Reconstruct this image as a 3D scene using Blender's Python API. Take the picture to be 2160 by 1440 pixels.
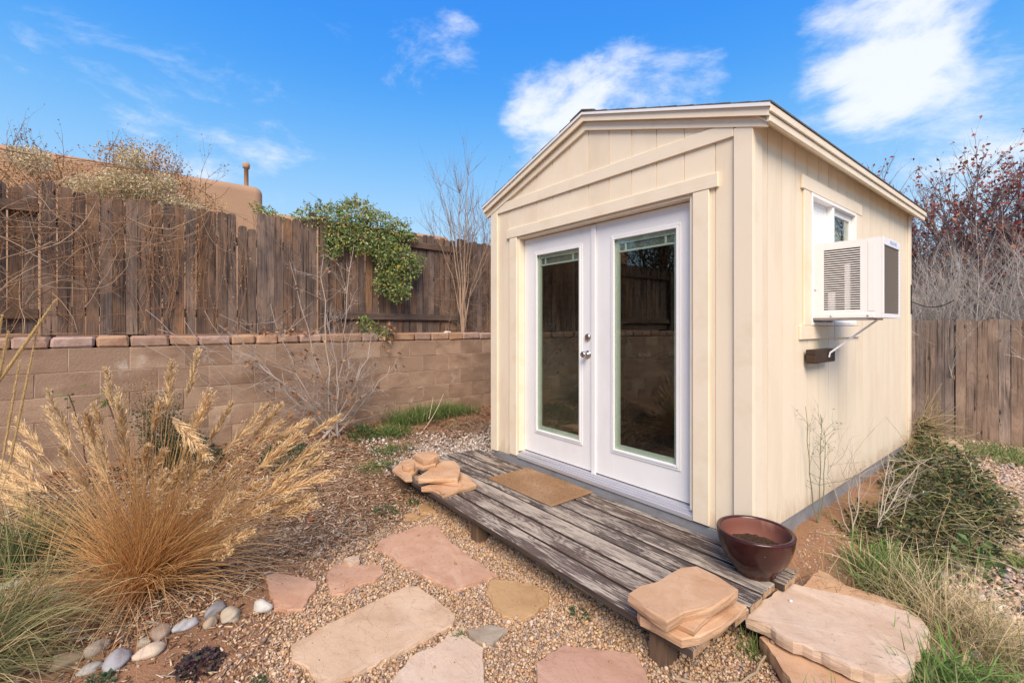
import bpy, bmesh, math, random
import numpy as np
R = math.radians
for o in list(bpy.data.objects): bpy.data.objects.remove(o)
scene = bpy.context.scene
COL = scene.collection

# ------------------------------------------------------------------ camera
# world axes: X runs along the shed front (right), Y into the shed, Z up; origin at the shed's front right corner
cam_d = bpy.data.cameras.new('camera'); cam = bpy.data.objects.new('camera', cam_d); COL.objects.link(cam)
cam.location = (1.225, -2.753, 1.52); cam.rotation_euler = (R(90), 0, R(51.856))
cam_d.sensor_width = 36; cam_d.lens = 15.917; cam_d.shift_y = -0.01435
cam_d.clip_start = 0.05; cam_d.clip_end = 1000
scene.camera = cam

# ------------------------------------------------------------------ sky and sun
SUN = np.array([0.57, -0.46, 0.70]); SUN = SUN / np.linalg.norm(SUN)
world = bpy.data.worlds.new('World'); scene.world = world; world.use_nodes = True
wn = world.node_tree; wn.nodes.clear()
def wnode(t, **k):
    n = wn.nodes.new(t)
    for a, v in k.items(): setattr(n, a, v)
    return n
def wl(a, b): wn.links.new(a, b)
sky = wnode('ShaderNodeTexSky', sky_type='NISHITA', sun_disc=False)
sky.sun_elevation = math.asin(SUN[2]); sky.sun_rotation = math.atan2(SUN[0], SUN[1])
sky.altitude = 1800; sky.air_density = 1.0; sky.dust_density = 0.4; sky.ozone_density = 2.0
hsv = wnode('ShaderNodeHueSaturation'); hsv.inputs['Saturation'].default_value = 1.32; hsv.inputs['Value'].default_value = 1.0
wl(sky.outputs[0], hsv.inputs['Color'])
tc = wnode('ShaderNodeTexCoord')
def vmath(op, a, b=None):
    n = wnode('ShaderNodeVectorMath', operation=op)
    if isinstance(a, tuple): n.inputs[0].default_value = a
    else: wl(a, n.inputs[0])
    if b is not None:
        if isinstance(b, tuple): n.inputs[1].default_value = b
        else: wl(b, n.inputs[1])
    return n
def fmath(op, a, b=None, c=None):
    n = wnode('ShaderNodeMath', operation=op)
    for i, v in enumerate((a, b, c)):
        if v is None: continue
        if isinstance(v, (int, float)): n.inputs[i].default_value = v
        else: wl(v, n.inputs[i])
    return n.outputs[0]
nrm = vmath('NORMALIZE', tc.outputs['Generated']).outputs['Vector']
sep = wnode('ShaderNodeSeparateXYZ'); wl(nrm, sep.inputs[0])
# a high cloud sheet: the direction is projected on a flat layer
zz = fmath('ADD', fmath('MAXIMUM', sep.outputs['Z'], 0.0), 0.16)
cmb = wnode('ShaderNodeCombineXYZ'); wl(fmath('DIVIDE', sep.outputs['X'], zz), cmb.inputs[0]); wl(fmath('DIVIDE', sep.outputs['Y'], zz), cmb.inputs[1])
mp = wnode('ShaderNodeMapping'); mp.inputs['Rotation'].default_value = (0, 0, R(20)); mp.inputs['Scale'].default_value = (1.0, 1.35, 1); mp.inputs['Location'].default_value = (7.3, 4.2, 0)
wl(cmb.outputs[0], mp.inputs[0])
n1 = wnode('ShaderNodeTexNoise'); n1.inputs['Scale'].default_value = 5.2; n1.inputs['Detail'].default_value = 12; n1.inputs['Roughness'].default_value = 0.64; n1.inputs['Distortion'].default_value = 0.25
mp2 = wnode('ShaderNodeMapping'); mp2.inputs['Rotation'].default_value = (R(8), R(-6), R(10)); mp2.inputs['Scale'].default_value = (1.0, 1.0, 2.3); mp2.inputs['Location'].default_value = (2.4, 0.6, 1.1); wl(nrm, mp2.inputs[0]); wl(mp2.outputs[0], n1.inputs['Vector'])
n2 = wnode('ShaderNodeTexNoise'); n2.inputs['Scale'].default_value = 0.55; n2.inputs['Detail'].default_value = 4; n2.inputs['Distortion'].default_value = 0.3
wl(mp.outputs[0], n2.inputs['Vector'])
fw = np.array([-0.7865, 0.6176, 0]); rt = np.array([0.6176, 0.7865, 0]); up = np.array([0, 0, 1.0])
bank = None
CLOUDS = [(0.64, 0.61, 0.07, 0.22), (0.76, 0.655, 0.085, 0.25), (0.88, 0.695, 0.08, 0.24), (1.0, 0.74, 0.07, 0.20), (0.70, 0.51, 0.06, 0.30), (0.80, 0.53, 0.06, 0.32), (0.90, 0.55, 0.05, 0.26), (0.26, 0.555, 0.09, 0.15), (0.40, 0.56, 0.06, 0.20), (0.40, 0.49, 0.09, 0.26), (0.22, 0.50, 0.09, 0.34), (0.08, 0.49, 0.10, 0.40), (-0.1, 0.675, 0.03, 0.10), (-0.16, 0.565, 0.10, 0.15), (-0.78, 0.455, 0.20, 0.27), (0.95, 0.42, 0.14, 0.36), (0.05, 0.41, 0.09, 0.24), (-0.5, 0.36, 0.12, 0.16)]
for cx_, cz_, rad, amt in CLOUDS:
    c = fw + rt * cx_ + up * cz_; c = c / np.linalg.norm(c)
    dt = vmath('DOT_PRODUCT', nrm, tuple(float(v) for v in c)).outputs['Value']
    mr = wnode('ShaderNodeMapRange', interpolation_type='SMOOTHSTEP')
    mr.inputs['From Min'].default_value = math.cos(rad * 1.35); mr.inputs['From Max'].default_value = 1.0
    mr.inputs['To Min'].default_value = 0; mr.inputs['To Max'].default_value = amt
    wl(dt, mr.inputs['Value'])
    bank = mr.outputs[0] if bank is None else fmath('ADD', bank, mr.outputs[0])
dens = fmath('ADD', fmath('ADD', fmath('MULTIPLY', n1.outputs['Fac'], 1.55), fmath('MULTIPLY', n2.outputs['Fac'], 0.35)), bank)
cm = wnode('ShaderNodeMapRange', interpolation_type='SMOOTHSTEP')
cm.inputs['From Min'].default_value = 1.16; cm.inputs['From Max'].default_value = 1.72; cm.inputs['To Max'].default_value = 0.88
wl(dens, cm.inputs['Value'])
mixc = wnode('ShaderNodeMix', data_type='RGBA')
tint = vmath('MULTIPLY', hsv.outputs[0], (1.0, 1.05, 1.05)).outputs['Vector']
rmp = wnode('ShaderNodeValToRGB'); wl(sep.outputs['Z'], rmp.inputs[0])   # clear winter gradient: pale at the horizon, deep overhead
cr = rmp.color_ramp; cr.interpolation = 'B_SPLINE'
GR = [(0.0, (3.0, 3.7, 4.2)), (0.20, (2.0, 3.15, 4.2)), (0.34, (0.85, 2.3, 4.25)), (0.47, (0.30, 1.6, 4.2)), (0.64, (0.12, 1.1, 4.1)), (1.0, (0.85, 1.4, 2.9))]
while len(cr.elements) < len(GR): cr.elements.new(0.5)
for e_, (p_, c_g) in zip(cr.elements, GR): e_.position = p_; e_.color = (*[v / 5 for v in c_g], 1)
grad = vmath('MULTIPLY', rmp.outputs[0], (5, 5, 5)).outputs['Vector']
hmix = wnode('ShaderNodeMix', data_type='RGBA'); hmix.inputs['Factor'].default_value = 0.93; wl(tint, hmix.inputs['A']); wl(grad, hmix.inputs['B']); tint = hmix.outputs['Result']
wl(cm.outputs[0], mixc.inputs['Factor']); wl(tint, mixc.inputs['A'])
mixc.inputs['B'].default_value = (4.4, 4.5, 4.7, 1)
bg = wnode('ShaderNodeBackground'); bg.inputs['Strength'].default_value = 0.062
wl(mixc.outputs['Result'], bg.inputs['Color'])
wo = wnode('ShaderNodeOutputWorld'); wl(bg.outputs[0], wo.inputs['Surface'])

sun_d = bpy.data.lights.new('sun', 'SUN'); sun_d.energy = 1.5; sun_d.angle = R(36); sun_d.color = (1.0, 0.84, 0.66)
sun = bpy.data.objects.new('sun', sun_d); COL.objects.link(sun)
from mathutils import Vector, Matrix
sun.rotation_euler = Vector(tuple(-SUN)).to_track_quat('-Z', 'Y').to_euler()
sun.location = (4, -5, 8)

scene.view_settings.view_transform = 'Standard'; scene.view_settings.look = 'None'
scene.view_settings.gamma = 1; scene.view_settings.exposure = 1.9
scene.render.engine = 'CYCLES'
scene.cycles.max_bounces = 10; scene.cycles.transparent_max_bounces = 16

# ------------------------------------------------------------------ materials
def mat(name, col, rough=0.8, layers=(), bump=None, var=0.0, hue=0.0, attr=False, coords='obj', spec=0.3, metal=0.0, transl=0.0, coat=0.0, ledge=None, splash=None, crack=None):
    """procedural material. layers: (scale xyz, detail, colour, lo, hi[, distortion]) painted over the base colour"""
    m = bpy.data.materials.new(name); m.use_nodes = True
    nt = m.node_tree; nt.nodes.clear()
    def N(t, **k):
        n = nt.nodes.new(t)
        for a, v in k.items(): setattr(n, a, v)
        return n
    L = nt.links.new
    out = N('ShaderNodeOutputMaterial'); bs = N('ShaderNodeBsdfPrincipled')
    L(bs.outputs[0], out.inputs['Surface'])
    bs.inputs['Roughness'].default_value = rough; bs.inputs['Metallic'].default_value = metal
    bs.inputs['Specular IOR Level'].default_value = spec; bs.inputs['Coat Weight'].default_value = coat
    oi = N('ShaderNodeObjectInfo'); t = N('ShaderNodeTexCoord')
    add = N('ShaderNodeVectorMath', operation='ADD'); L(t.outputs['Object'], add.inputs[0])
    mul = N('ShaderNodeMath', operation='MULTIPLY'); L(oi.outputs['Random'], mul.inputs[0]); mul.inputs[1].default_value = 57.0 if coords == 'obj' else 0.0
    cb = N('ShaderNodeCombineXYZ')
    for i in range(3): L(mul.outputs[0], cb.inputs[i])
    L(cb.outputs[0], add.inputs[1])
    vec = add.outputs[0]
    def noise(scale, detail, dist=0.0, rgh=0.6):
        mpn = N('ShaderNodeMapping'); mpn.inputs['Scale'].default_value = scale; L(vec, mpn.inputs[0])
        n = N('ShaderNodeTexNoise'); n.inputs['Scale'].default_value = 1; n.inputs['Detail'].default_value = detail
        n.inputs['Roughness'].default_value = rgh; n.inputs['Distortion'].default_value = dist
        L(mpn.outputs[0], n.inputs['Vector']); return n.outputs['Fac']
    if attr:
        a = N('ShaderNodeAttribute'); a.attribute_name = 'col'; cur = a.outputs['Color']
    else:
        rgb = N('ShaderNodeRGB'); rgb.outputs[0].default_value = (*col, 1); cur = rgb.outputs[0]
    if var or hue:
        h = N('ShaderNodeHueSaturation')
        mr = N('ShaderNodeMapRange'); L(oi.outputs['Random'], mr.inputs[0]); mr.inputs['To Min'].default_value = 1 - var; mr.inputs['To Max'].default_value = 1 + var
        L(mr.outputs[0], h.inputs['Value'])
        if hue:
            f = N('ShaderNodeMath', operation='MULTIPLY'); L(oi.outputs['Random'], f.inputs[0]); f.inputs[1].default_value = 7.13
            f2 = N('ShaderNodeMath', operation='FRACT'); L(f.outputs[0], f2.inputs[0])
            mr2 = N('ShaderNodeMapRange'); L(f2.outputs[0], mr2.inputs[0]); mr2.inputs['To Min'].default_value = 0.5 - hue; mr2.inputs['To Max'].default_value = 0.5 + hue
            L(mr2.outputs[0], h.inputs['Hue'])
            mr3 = N('ShaderNodeMapRange'); L(f2.outputs[0], mr3.inputs[0]); mr3.inputs['To Min'].default_value = 0.65; mr3.inputs['To Max'].default_value = 1.2
            L(mr3.outputs[0], h.inputs['Saturation'])
        L(cur, h.inputs['Color']); cur = h.outputs[0]
    for ly in layers:
        sc, det, c2, lo, hi = ly[:5]; dist = ly[5] if len(ly) > 5 else 0.0
        f = noise(sc, det, dist)
        mr = N('ShaderNodeMapRange'); L(f, mr.inputs[0]); mr.inputs['From Min'].default_value = lo; mr.inputs['From Max'].default_value = hi
        if len(ly) > 6: mr.inputs['To Max'].default_value = ly[6]
        mx = N('ShaderNodeMix', data_type='RGBA'); L(mr.outputs[0], mx.inputs['Factor']); L(cur, mx.inputs['A']); mx.inputs['B'].default_value = (*c2, 1)
        cur = mx.outputs['Result']
    if splash:     # dirt spattered up from the ground
        sx = N('ShaderNodeSeparateXYZ'); L(t.outputs['Object'], sx.inputs[0])
        mr = N('ShaderNodeMapRange'); L(sx.outputs['Z'], mr.inputs[0]); mr.inputs['From Min'].default_value = 0.0; mr.inputs['From Max'].default_value = splash[1]; mr.inputs['To Min'].default_value = 0.5; mr.inputs['To Max'].default_value = 0.0
        ad = N('ShaderNodeMath', operation='ADD'); L(mr.outputs[0], ad.inputs[0]); L(noise((14, 14, 5), 7, 0.3, 0.7), ad.inputs[1])
        m3 = N('ShaderNodeMapRange'); L(ad.outputs[0], m3.inputs[0]); m3.inputs['From Min'].default_value = 0.78; m3.inputs['From Max'].default_value = 1.15; m3.inputs['To Max'].default_value = 0.6
        mx = N('ShaderNodeMix', data_type='RGBA'); L(m3.outputs[0], mx.inputs['Factor']); L(cur, mx.inputs['A']); mx.inputs['B'].default_value = (*splash[0], 1); cur = mx.outputs['Result']
    L(cur, bs.inputs['Base Color'])
    if bump:
        prev = None
        for (sc, det, st, dst) in bump:
            b = N('ShaderNodeBump'); b.inputs['Strength'].default_value = st; b.inputs['Distance'].default_value = dst
            L(noise(sc, det), b.inputs['Height'])
            if prev: L(prev, b.inputs['Normal'])
            prev = b.outputs[0]
        L(prev, bs.inputs['Normal'])
    if crack:      # a few hairline cracks and split lines
        mpn = N('ShaderNodeMapping'); mpn.inputs['Scale'].default_value = (crack, crack * 1.4, crack * .3); L(vec, mpn.inputs[0])
        nz = N('ShaderNodeTexNoise'); nz.inputs['Scale'].default_value = 1.3; nz.inputs['Detail'].default_value = 6; L(mpn.outputs[0], nz.inputs['Vector'])
        am = N('ShaderNodeVectorMath', operation='ADD'); L(mpn.outputs[0], am.inputs[0]); L(nz.outputs['Color'], am.inputs[1])
        vo = N('ShaderNodeTexVoronoi', feature='DISTANCE_TO_EDGE'); vo.inputs['Scale'].default_value = 1; L(am.outputs[0], vo.inputs['Vector'])
        mr = N('ShaderNodeMapRange'); L(vo.outputs['Distance'], mr.inputs[0]); mr.inputs['From Min'].default_value = 0.003; mr.inputs['From Max'].default_value = 0.011; mr.inputs['To Min'].default_value = 1; mr.inputs['To Max'].default_value = 0
        mk = N('ShaderNodeMapRange'); L(noise((crack * .9,) * 3, 3), mk.inputs[0]); mk.inputs['From Min'].default_value = 0.55; mk.inputs['From Max'].default_value = 0.66; mk.inputs['To Max'].default_value = 0.5
        mm = N('ShaderNodeMath', operation='MULTIPLY'); L(mr.outputs[0], mm.inputs[0]); L(mk.outputs[0], mm.inputs[1])
        mx = N('ShaderNodeMix', data_type='RGBA'); L(mm.outputs[0], mx.inputs['Factor']); L(cur, mx.inputs['A']); mx.inputs['B'].default_value = (*[v * .42 for v in col], 1); L(mx.outputs['Result'], bs.inputs['Base Color'])
    if ledge:      # cleavage steps of layered stone
        f = noise(ledge[0], 5, 0.4)
        m1 = N('ShaderNodeMath', operation='MULTIPLY'); L(f, m1.inputs[0]); m1.inputs[1].default_value = ledge[1]
        m2 = N('ShaderNodeMath', operation='FLOOR'); L(m1.outputs[0], m2.inputs[0])
        b = N('ShaderNodeBump'); b.inputs['Strength'].default_value = 0.9; b.inputs['Distance'].default_value = ledge[2]
        L(m2.outputs[0], b.inputs['Height']); L(prev, b.inputs['Normal']); L(b.outputs[0], bs.inputs['Normal'])
    if transl:
        tr = N('ShaderNodeBsdfTranslucent'); L(cur, tr.inputs['Color'])
        ms = N('ShaderNodeMixShader'); ms.inputs[0].default_value = transl
        L(bs.outputs[0], ms.inputs[1]); L(tr.outputs[0], ms.inputs[2]); L(ms.outputs[0], out.inputs['Surface'])
    return m

def wood_rings(name, base, dark, light, axis, peel=None, rough=0.85):
    """weathered timber: long grain with cathedral arches and knots; peel = paint left in flakes along the grain"""
    m = bpy.data.materials.new(name); m.use_nodes = True
    nt = m.node_tree; bs = nt.nodes['Principled BSDF']; L = nt.links.new
    def N(t, **k):
        n = nt.nodes.new(t)
        for a, v in k.items(): setattr(n, a, v)
        return n
    bs.inputs['Roughness'].default_value = rough; bs.inputs['Specular IOR Level'].default_value = 0.2
    oi = N('ShaderNodeObjectInfo'); t = N('ShaderNodeTexCoord')
    mul = N('ShaderNodeMath', operation='MULTIPLY'); L(oi.outputs['Random'], mul.inputs[0]); mul.inputs[1].default_value = 61.0
    cb = N('ShaderNodeCombineXYZ')
    for i in range(3): L(mul.outputs[0], cb.inputs[i])
    ad = N('ShaderNodeVectorMath', operation='ADD'); L(t.outputs['Object'], ad.inputs[0]); L(cb.outputs[0], ad.inputs[1])
    def sc3(along, across): return (along, across, across) if axis == 'x' else (across, across, along)
    def noise(al, ac, det, dist=0.0, rg=0.6):
        mpn = N('ShaderNodeMapping'); mpn.inputs['Scale'].default_value = sc3(al, ac); L(ad.outputs[0], mpn.inputs[0])
        n = N('ShaderNodeTexNoise'); n.inputs['Scale'].default_value = 1; n.inputs['Detail'].default_value = det; n.inputs['Roughness'].default_value = rg; n.inputs['Distortion'].default_value = dist
        L(mpn.outputs[0], n.inputs['Vector']); return n.outputs['Fac']
    def mr(f, a, b, c=0.0, d=1.0):
        n = N('ShaderNodeMapRange'); L(f, n.inputs[0]); n.inputs['From Min'].default_value = a; n.inputs['From Max'].default_value = b; n.inputs['To Min'].default_value = c; n.inputs['To Max'].default_value = d; return n.outputs[0]
    def mth(op, a, b):
        n = N('ShaderNodeMath', operation=op)
        for i, v in enumerate((a, b)):
            if isinstance(v, (int, float)): n.inputs[i].default_value = v
            else: L(v, n.inputs[i])
        return n.outputs[0]
    def mix(f, a, b):
        n = N('ShaderNodeMix', data_type='RGBA'); L(f, n.inputs['Factor'])
        for k, v in (('A', a), ('B', b)):
            if isinstance(v, tuple): n.inputs[k].default_value = (*v, 1)
            else: L(v, n.inputs[k])
        return n.outputs['Result']
    big = noise(1.1, 7.0, 2, 0.4)
    rings = mth('FRACT', mth('MULTIPLY', big, 24.0 if peel else 13.0), 0.0)
    rings = mth('ABSOLUTE', mth('SUBTRACT', rings, 0.5), 0.0)       # triangle wave 0..0.5
    fine = noise(2.5, 130.0, 5)
    patch = noise(1.7, 3.0, 4)
    c = mix(mr(fine, 0.35, 0.65), dark, base)
    c = mix(mr(patch, 0.42, 0.72), c, light)
    c = mix(mr(rings, 0.30, 0.5, 0, 0.45), c, dark)
    h = N('ShaderNodeHueSaturation'); L(c, h.inputs['Color']); L(mr(oi.outputs['Random'], 0, 1, 0.78, 1.2), h.inputs['Value'])
    f2 = mth('FRACT', mth('MULTIPLY', oi.outputs['Random'], 9.7), 0.0); L(mr(f2, 0, 1, 0.7, 1.1), h.inputs['Saturation'])
    c = h.outputs[0]
    if axis == 'z':   # rain streaks of stain, irregular along the height
        st = noise(0.9, 38.0, 3); sp = noise(1.4, 6.0, 2)
        c = mix(mth('MULTIPLY', mr(st, 0.56, 0.64), mr(sp, 0.40, 0.55, 0, 0.85)), c, tuple(v * 0.28 for v in dark))
        kn = N('ShaderNodeTexVoronoi'); mpn = N('ShaderNodeMapping'); mpn.inputs['Scale'].default_value = (9, 9, 3.2); L(ad.outputs[0], mpn.inputs[0]); L(mpn.outputs[0], kn.inputs['Vector']); kn.inputs['Scale'].default_value = 1
        c = mix(mr(kn.outputs['Distance'], 0.07, 0.13, 0.85, 0), c, tuple(v * 0.3 for v in dark))
    if peel:
        pa = noise(2.2, 11.0, 5, 0.3); pb = noise(5.0, 170.0, 6, 0.15, 0.7)
        v = mth('ADD', mth('ADD', mth('MULTIPLY', pa, 0.75), mth('MULTIPLY', pb, 1.05)), mth('MULTIPLY', rings, 0.22))
        v = mth('ADD', v, mr(oi.outputs['Random'], 0, 1, -0.03, 0.05))
        pm = mr(v, 0.955, 1.01, 0.0, 0.92)
        tone = mix(mr(noise(3, 20, 3), 0.35, 0.65), peel, tuple(q * 0.72 for q in peel))
        c = mix(pm, c, tone)
    L(c, bs.inputs['Base Color'])
    b = N('ShaderNodeBump'); b.inputs['Strength'].default_value = 0.5; b.inputs['Distance'].default_value = 0.002
    hgt = mth('ADD', fine, mth('MULTIPLY', rings, -0.8))
    if peel: hgt = mth('ADD', hgt, mth('MULTIPLY', pm, 0.8))
    L(hgt, b.inputs['Height']); L(b.outputs[0], bs.inputs['Normal'])
    return m

MAT = {}
MAT['siding'] = mat('cream_siding_paint', (0.775, 0.67, 0.51), 0.62, [((3, 3, 1.2), 4, (0.705, 0.59, 0.43), 0.45, 0.75), ((1.1, 1.1, 0.5), 5, (0.66, 0.555, 0.41), 0.58, 0.75), ((60, 60, 60), 2, (0.45, 0.34, 0.22), 0.76, 0.80)], [((14, 14, 160), 4, 0.35, 0.0012)], var=0.012)
MAT['siding_low'] = mat('cream_siding_paint_soiled', (0.775, 0.67, 0.51), 0.62, [((3, 3, 1.2), 4, (0.705, 0.59, 0.43), 0.45, 0.75), ((1.1, 1.1, 0.5), 5, (0.66, 0.555, 0.41), 0.58, 0.75), ((60, 60, 60), 2, (0.45, 0.34, 0.22), 0.76, 0.80), ((26, 26, 1.1), 4, (0.62, 0.51, 0.36), 0.60, 0.74, 0.2, 0.5)], [((14, 14, 160), 4, 0.35, 0.0012)], var=0.012, splash=((0.40, 0.27, 0.17), 0.28))
MAT['trim'] = mat('cream_trim_paint', (0.78, 0.68, 0.525), 0.6, [((5, 5, 5), 4, (0.71, 0.59, 0.42), 0.5, 0.8)], [((9, 9, 110), 5, 0.4, 0.0015)], var=0.015)
MAT['trim_x'] = mat('cream_trim_paint_long', (0.78, 0.68, 0.525), 0.6, [((5, 5, 5), 4, (0.71, 0.59, 0.42), 0.5, 0.8)], [((7, 40, 110), 5, 0.5, 0.0018)], var=0.015)
MAT['white'] = mat('white_door_paint', (0.755, 0.75, 0.745), 0.42, [((4, 4, 2), 4, (0.70, 0.69, 0.68), 0.5, 0.8)])
MAT['vinyl'] = mat('white_vinyl', (0.80, 0.79, 0.76), 0.45, [((12, 12, 5), 4, (0.70, 0.67, 0.60), 0.55, 0.8)])
MAT['alu'] = mat('sill_aluminium', (0.62, 0.62, 0.65), 0.42, [((2, 60, 60), 4, (0.42, 0.40, 0.38), 0.55, 0.8)], metal=0.55)
MAT['grey_skid'] = mat('grey_painted_skid', (0.25, 0.255, 0.27), 0.75, [((4, 4, 9), 5, (0.17, 0.15, 0.13), 0.5, 0.75)], [((20, 20, 80), 4, 0.3, 0.001)])
MAT['shingle'] = mat('asphalt_shingle', (0.10, 0.085, 0.075), 0.95, [((90, 90, 90), 3, (0.20, 0.18, 0.16), 0.5, 0.7)], [((140, 140, 140), 3, 0.6, 0.002)], var=0.2)
MAT['interior'] = mat('interior_panel', (0.24, 0.20, 0.165), 0.8, [((3, 3, 20), 4, (0.19, 0.16, 0.13), 0.45, 0.7)])
MAT['dark_wood'] = mat('dark_stained_wood', (0.06, 0.035, 0.022), 0.6, [((4, 50, 50), 4, (0.03, 0.018, 0.012), 0.45, 0.65)])
MAT['steel'] = mat('satin_nickel', (0.55, 0.50, 0.45), 0.28, metal=1.0)
MAT['ac_white'] = mat('appliance_white', (0.78, 0.77, 0.77), 0.45, [((6, 6, 3), 5, (0.70, 0.68, 0.66), 0.52, 0.8)])
MAT['ac_dark'] = mat('appliance_dark_inside', (0.045, 0.042, 0.04), 0.7, [((12, 12, 12), 4, (0.15, 0.13, 0.12), 0.52, 0.62)])
MAT['coil'] = mat('condenser_coil', (0.19, 0.155, 0.125), 0.55, [((4, 160, 4), 2, (0.03, 0.025, 0.02), 0.45, 0.6)], metal=0.3)
MAT['guard'] = mat('coil_guard_wire', (0.17, 0.145, 0.125), 0.55, metal=0.2)
MAT['print_blue'] = mat('faded_blue_print', (0.30, 0.42, 0.66), 0.6)
MAT['label'] = mat('sticker_paper', (0.72, 0.74, 0.80), 0.6)
MAT['block'] = mat('brown_split_block', (0.35, 0.235, 0.16), 0.95, [((2.6, 2.6, 4.2), 6, (0.24, 0.152, 0.102), 0.45, 0.66), ((1.3, 1.3, 3.4), 6, (0.46, 0.33, 0.23), 0.52, 0.70), ((150, 150, 150), 2, (0.13, 0.075, 0.05), 0.64, 0.72), ((3.5, 3.5, 2.0), 6, (0.58, 0.51, 0.45), 0.62, 0.76, 0.8, 0.8), ((0.5, 0.5, 1.6), 4, (0.20, 0.125, 0.085), 0.52, 0.66, 0.4, 0.55)], [((60, 60, 60), 6, 0.8, 0.006), ((300, 300, 300), 2, 0.7, 0.003)], var=0.16)
MAT['mortar'] = mat('wall_mortar', (0.48, 0.35, 0.25), 0.95, [((3, 3, 3), 5, (0.22, 0.135, 0.09), 0.42, 0.62), ((6, 6, 6), 4, (0.62, 0.56, 0.50), 0.70, 0.78)], [((90, 90, 90), 4, 0.5, 0.003)])
MAT['cap'] = mat('tumbled_cap_stone', (0.39, 0.24, 0.16), 0.95, [((7, 7, 7), 5, (0.25, 0.14, 0.09), 0.45, 0.7), ((110, 110, 110), 3, (0.15, 0.09, 0.06), 0.62, 0.7), ((4, 4, 9), 4, (0.46, 0.32, 0.21), 0.58, 0.75)], [((30, 30, 30), 6, 0.7, 0.008), ((220, 220, 220), 2, 0.5, 0.002)], var=0.14, hue=0.012)
MAT['picket'] = wood_rings('weathered_fence_wood', (0.165, 0.112, 0.086), (0.062, 0.042, 0.034), (0.275, 0.160, 0.092), 'z')
MAT['rail'] = wood_rings('weathered_rail_wood', (0.135, 0.090, 0.067), (0.062, 0.041, 0.033), (0.19, 0.125, 0.085), 'x')
MAT['picket_pale'] = wood_rings('weathered_pale_fence_wood', (0.31, 0.225, 0.170), (0.17, 0.12, 0.09), (0.42, 0.30, 0.215), 'z')
MAT['deck'] = wood_rings('peeling_deck_paint', (0.125, 0.092, 0.078), (0.065, 0.046, 0.040), (0.175, 0.13, 0.108), 'x', peel=(0.50, 0.43, 0.35))
MAT['deck_side'] = mat('bare_dark_board_side', (0.070, 0.050, 0.040), 0.9, [((3, 60, 60), 4, (0.045, 0.032, 0.026), 0.42, 0.62), ((2, 30, 30), 5, (0.16, 0.12, 0.09), 0.60, 0.72)])
MAT['deck_end'] = mat('raw_board_end', (0.42, 0.27, 0.15), 0.85, [((90, 30, 30), 4, (0.24, 0.14, 0.08), 0.45, 0.7)], [((150, 60, 60), 3, 0.5, 0.001)])
MAT['post_wood'] = mat('brown_post_wood', (0.17, 0.105, 0.065), 0.9, [((40, 40, 6), 4, (0.09, 0.055, 0.036), 0.45, 0.7)], [((90, 90, 12), 4, 0.4, 0.002)])
def stone_mat(name, c1, c2, c3, stain=(0.28, 0.15, 0.09)):
    return mat(name, c1, 0.92, [((4.5, 4.5, 14), 5, c2, 0.42, 0.66, 0.6), ((1.9, 3.4, 9), 5, c3, 0.52, 0.72, 0.8), ((9, 22, 30), 6, stain, 0.66, 0.78, 1.2, 0.45), ((220, 220, 220), 2, tuple(v * 0.55 for v in c1), 0.66, 0.74), ((55, 55, 55), 3, tuple(v * 0.6 for v in c2), 0.70, 0.76)],
               [((6, 9, 60), 8, 0.6, 0.012), ((120, 120, 160), 4, 0.5, 0.0025)], var=0.05, ledge=((3.2, 4.6, 2), 9.0, 0.007), crack=2.6)
MAT['stone_tan'] = stone_mat('buff_sandstone', (0.60, 0.425, 0.28), (0.49, 0.33, 0.21), (0.68, 0.51, 0.37))
MAT['stone_red'] = stone_mat('red_sandstone', (0.54, 0.33, 0.22), (0.45, 0.25, 0.16), (0.60, 0.40, 0.28), (0.20, 0.085, 0.05))
MAT['stone_pink'] = stone_mat('pink_sandstone', (0.52, 0.315, 0.22), (0.45, 0.26, 0.175), (0.57, 0.37, 0.265))
MAT['stone_gold'] = stone_mat('golden_sandstone', (0.48, 0.30, 0.145), (0.39, 0.235, 0.11), (0.54, 0.36, 0.19))
MAT['stone_pale'] = stone_mat('pale_sandstone', (0.60, 0.45, 0.33), (0.52, 0.37, 0.255), (0.67, 0.53, 0.41))
MAT['stone_grey'] = stone_mat('grey_sandstone', (0.36, 0.29, 0.21), (0.29, 0.22, 0.155), (0.42, 0.35, 0.26))
MAT['stone_orange'] = stone_mat('orange_sandstone', (0.57, 0.36, 0.215), (0.48, 0.275, 0.15), (0.63, 0.43, 0.275), (0.36, 0.17, 0.085))
MAT['river'] = mat('river_cobble', (0.5, 0.45, 0.38), 0.7, [((14, 14, 30), 5, (0.26, 0.23, 0.20), 0.50, 0.75, 0.8, 0.6)], [((60, 60, 60), 4, 0.3, 0.003)], attr=True)
MAT['glaze'] = mat('maroon_glaze', (0.034, 0.009, 0.008), 0.24, [((6, 6, 3), 5, (0.075, 0.018, 0.013), 0.45, 0.7), ((18, 18, 5), 4, (0.13, 0.042, 0.028), 0.63, 0.8), ((90, 90, 90), 2, (0.30, 0.20, 0.15), 0.74, 0.77)], [((12, 12, 12), 3, 0.12, 0.004)], spec=0.5)
MAT['pot_inside'] = mat('terracotta_inside', (0.21, 0.085, 0.06), 0.6, [((5, 5, 8), 5, (0.20, 0.07, 0.048), 0.45, 0.7), ((9, 9, 4), 4, (0.34, 0.17, 0.12), 0.6, 0.75)], spec=0.4)
MAT['soil'] = mat('potting_soil', (0.055, 0.030, 0.017), 1.0, [((180, 180, 180), 3, (0.30, 0.18, 0.09), 0.63, 0.70)], [((60, 60, 60), 6, 1.0, 0.02)])
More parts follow.
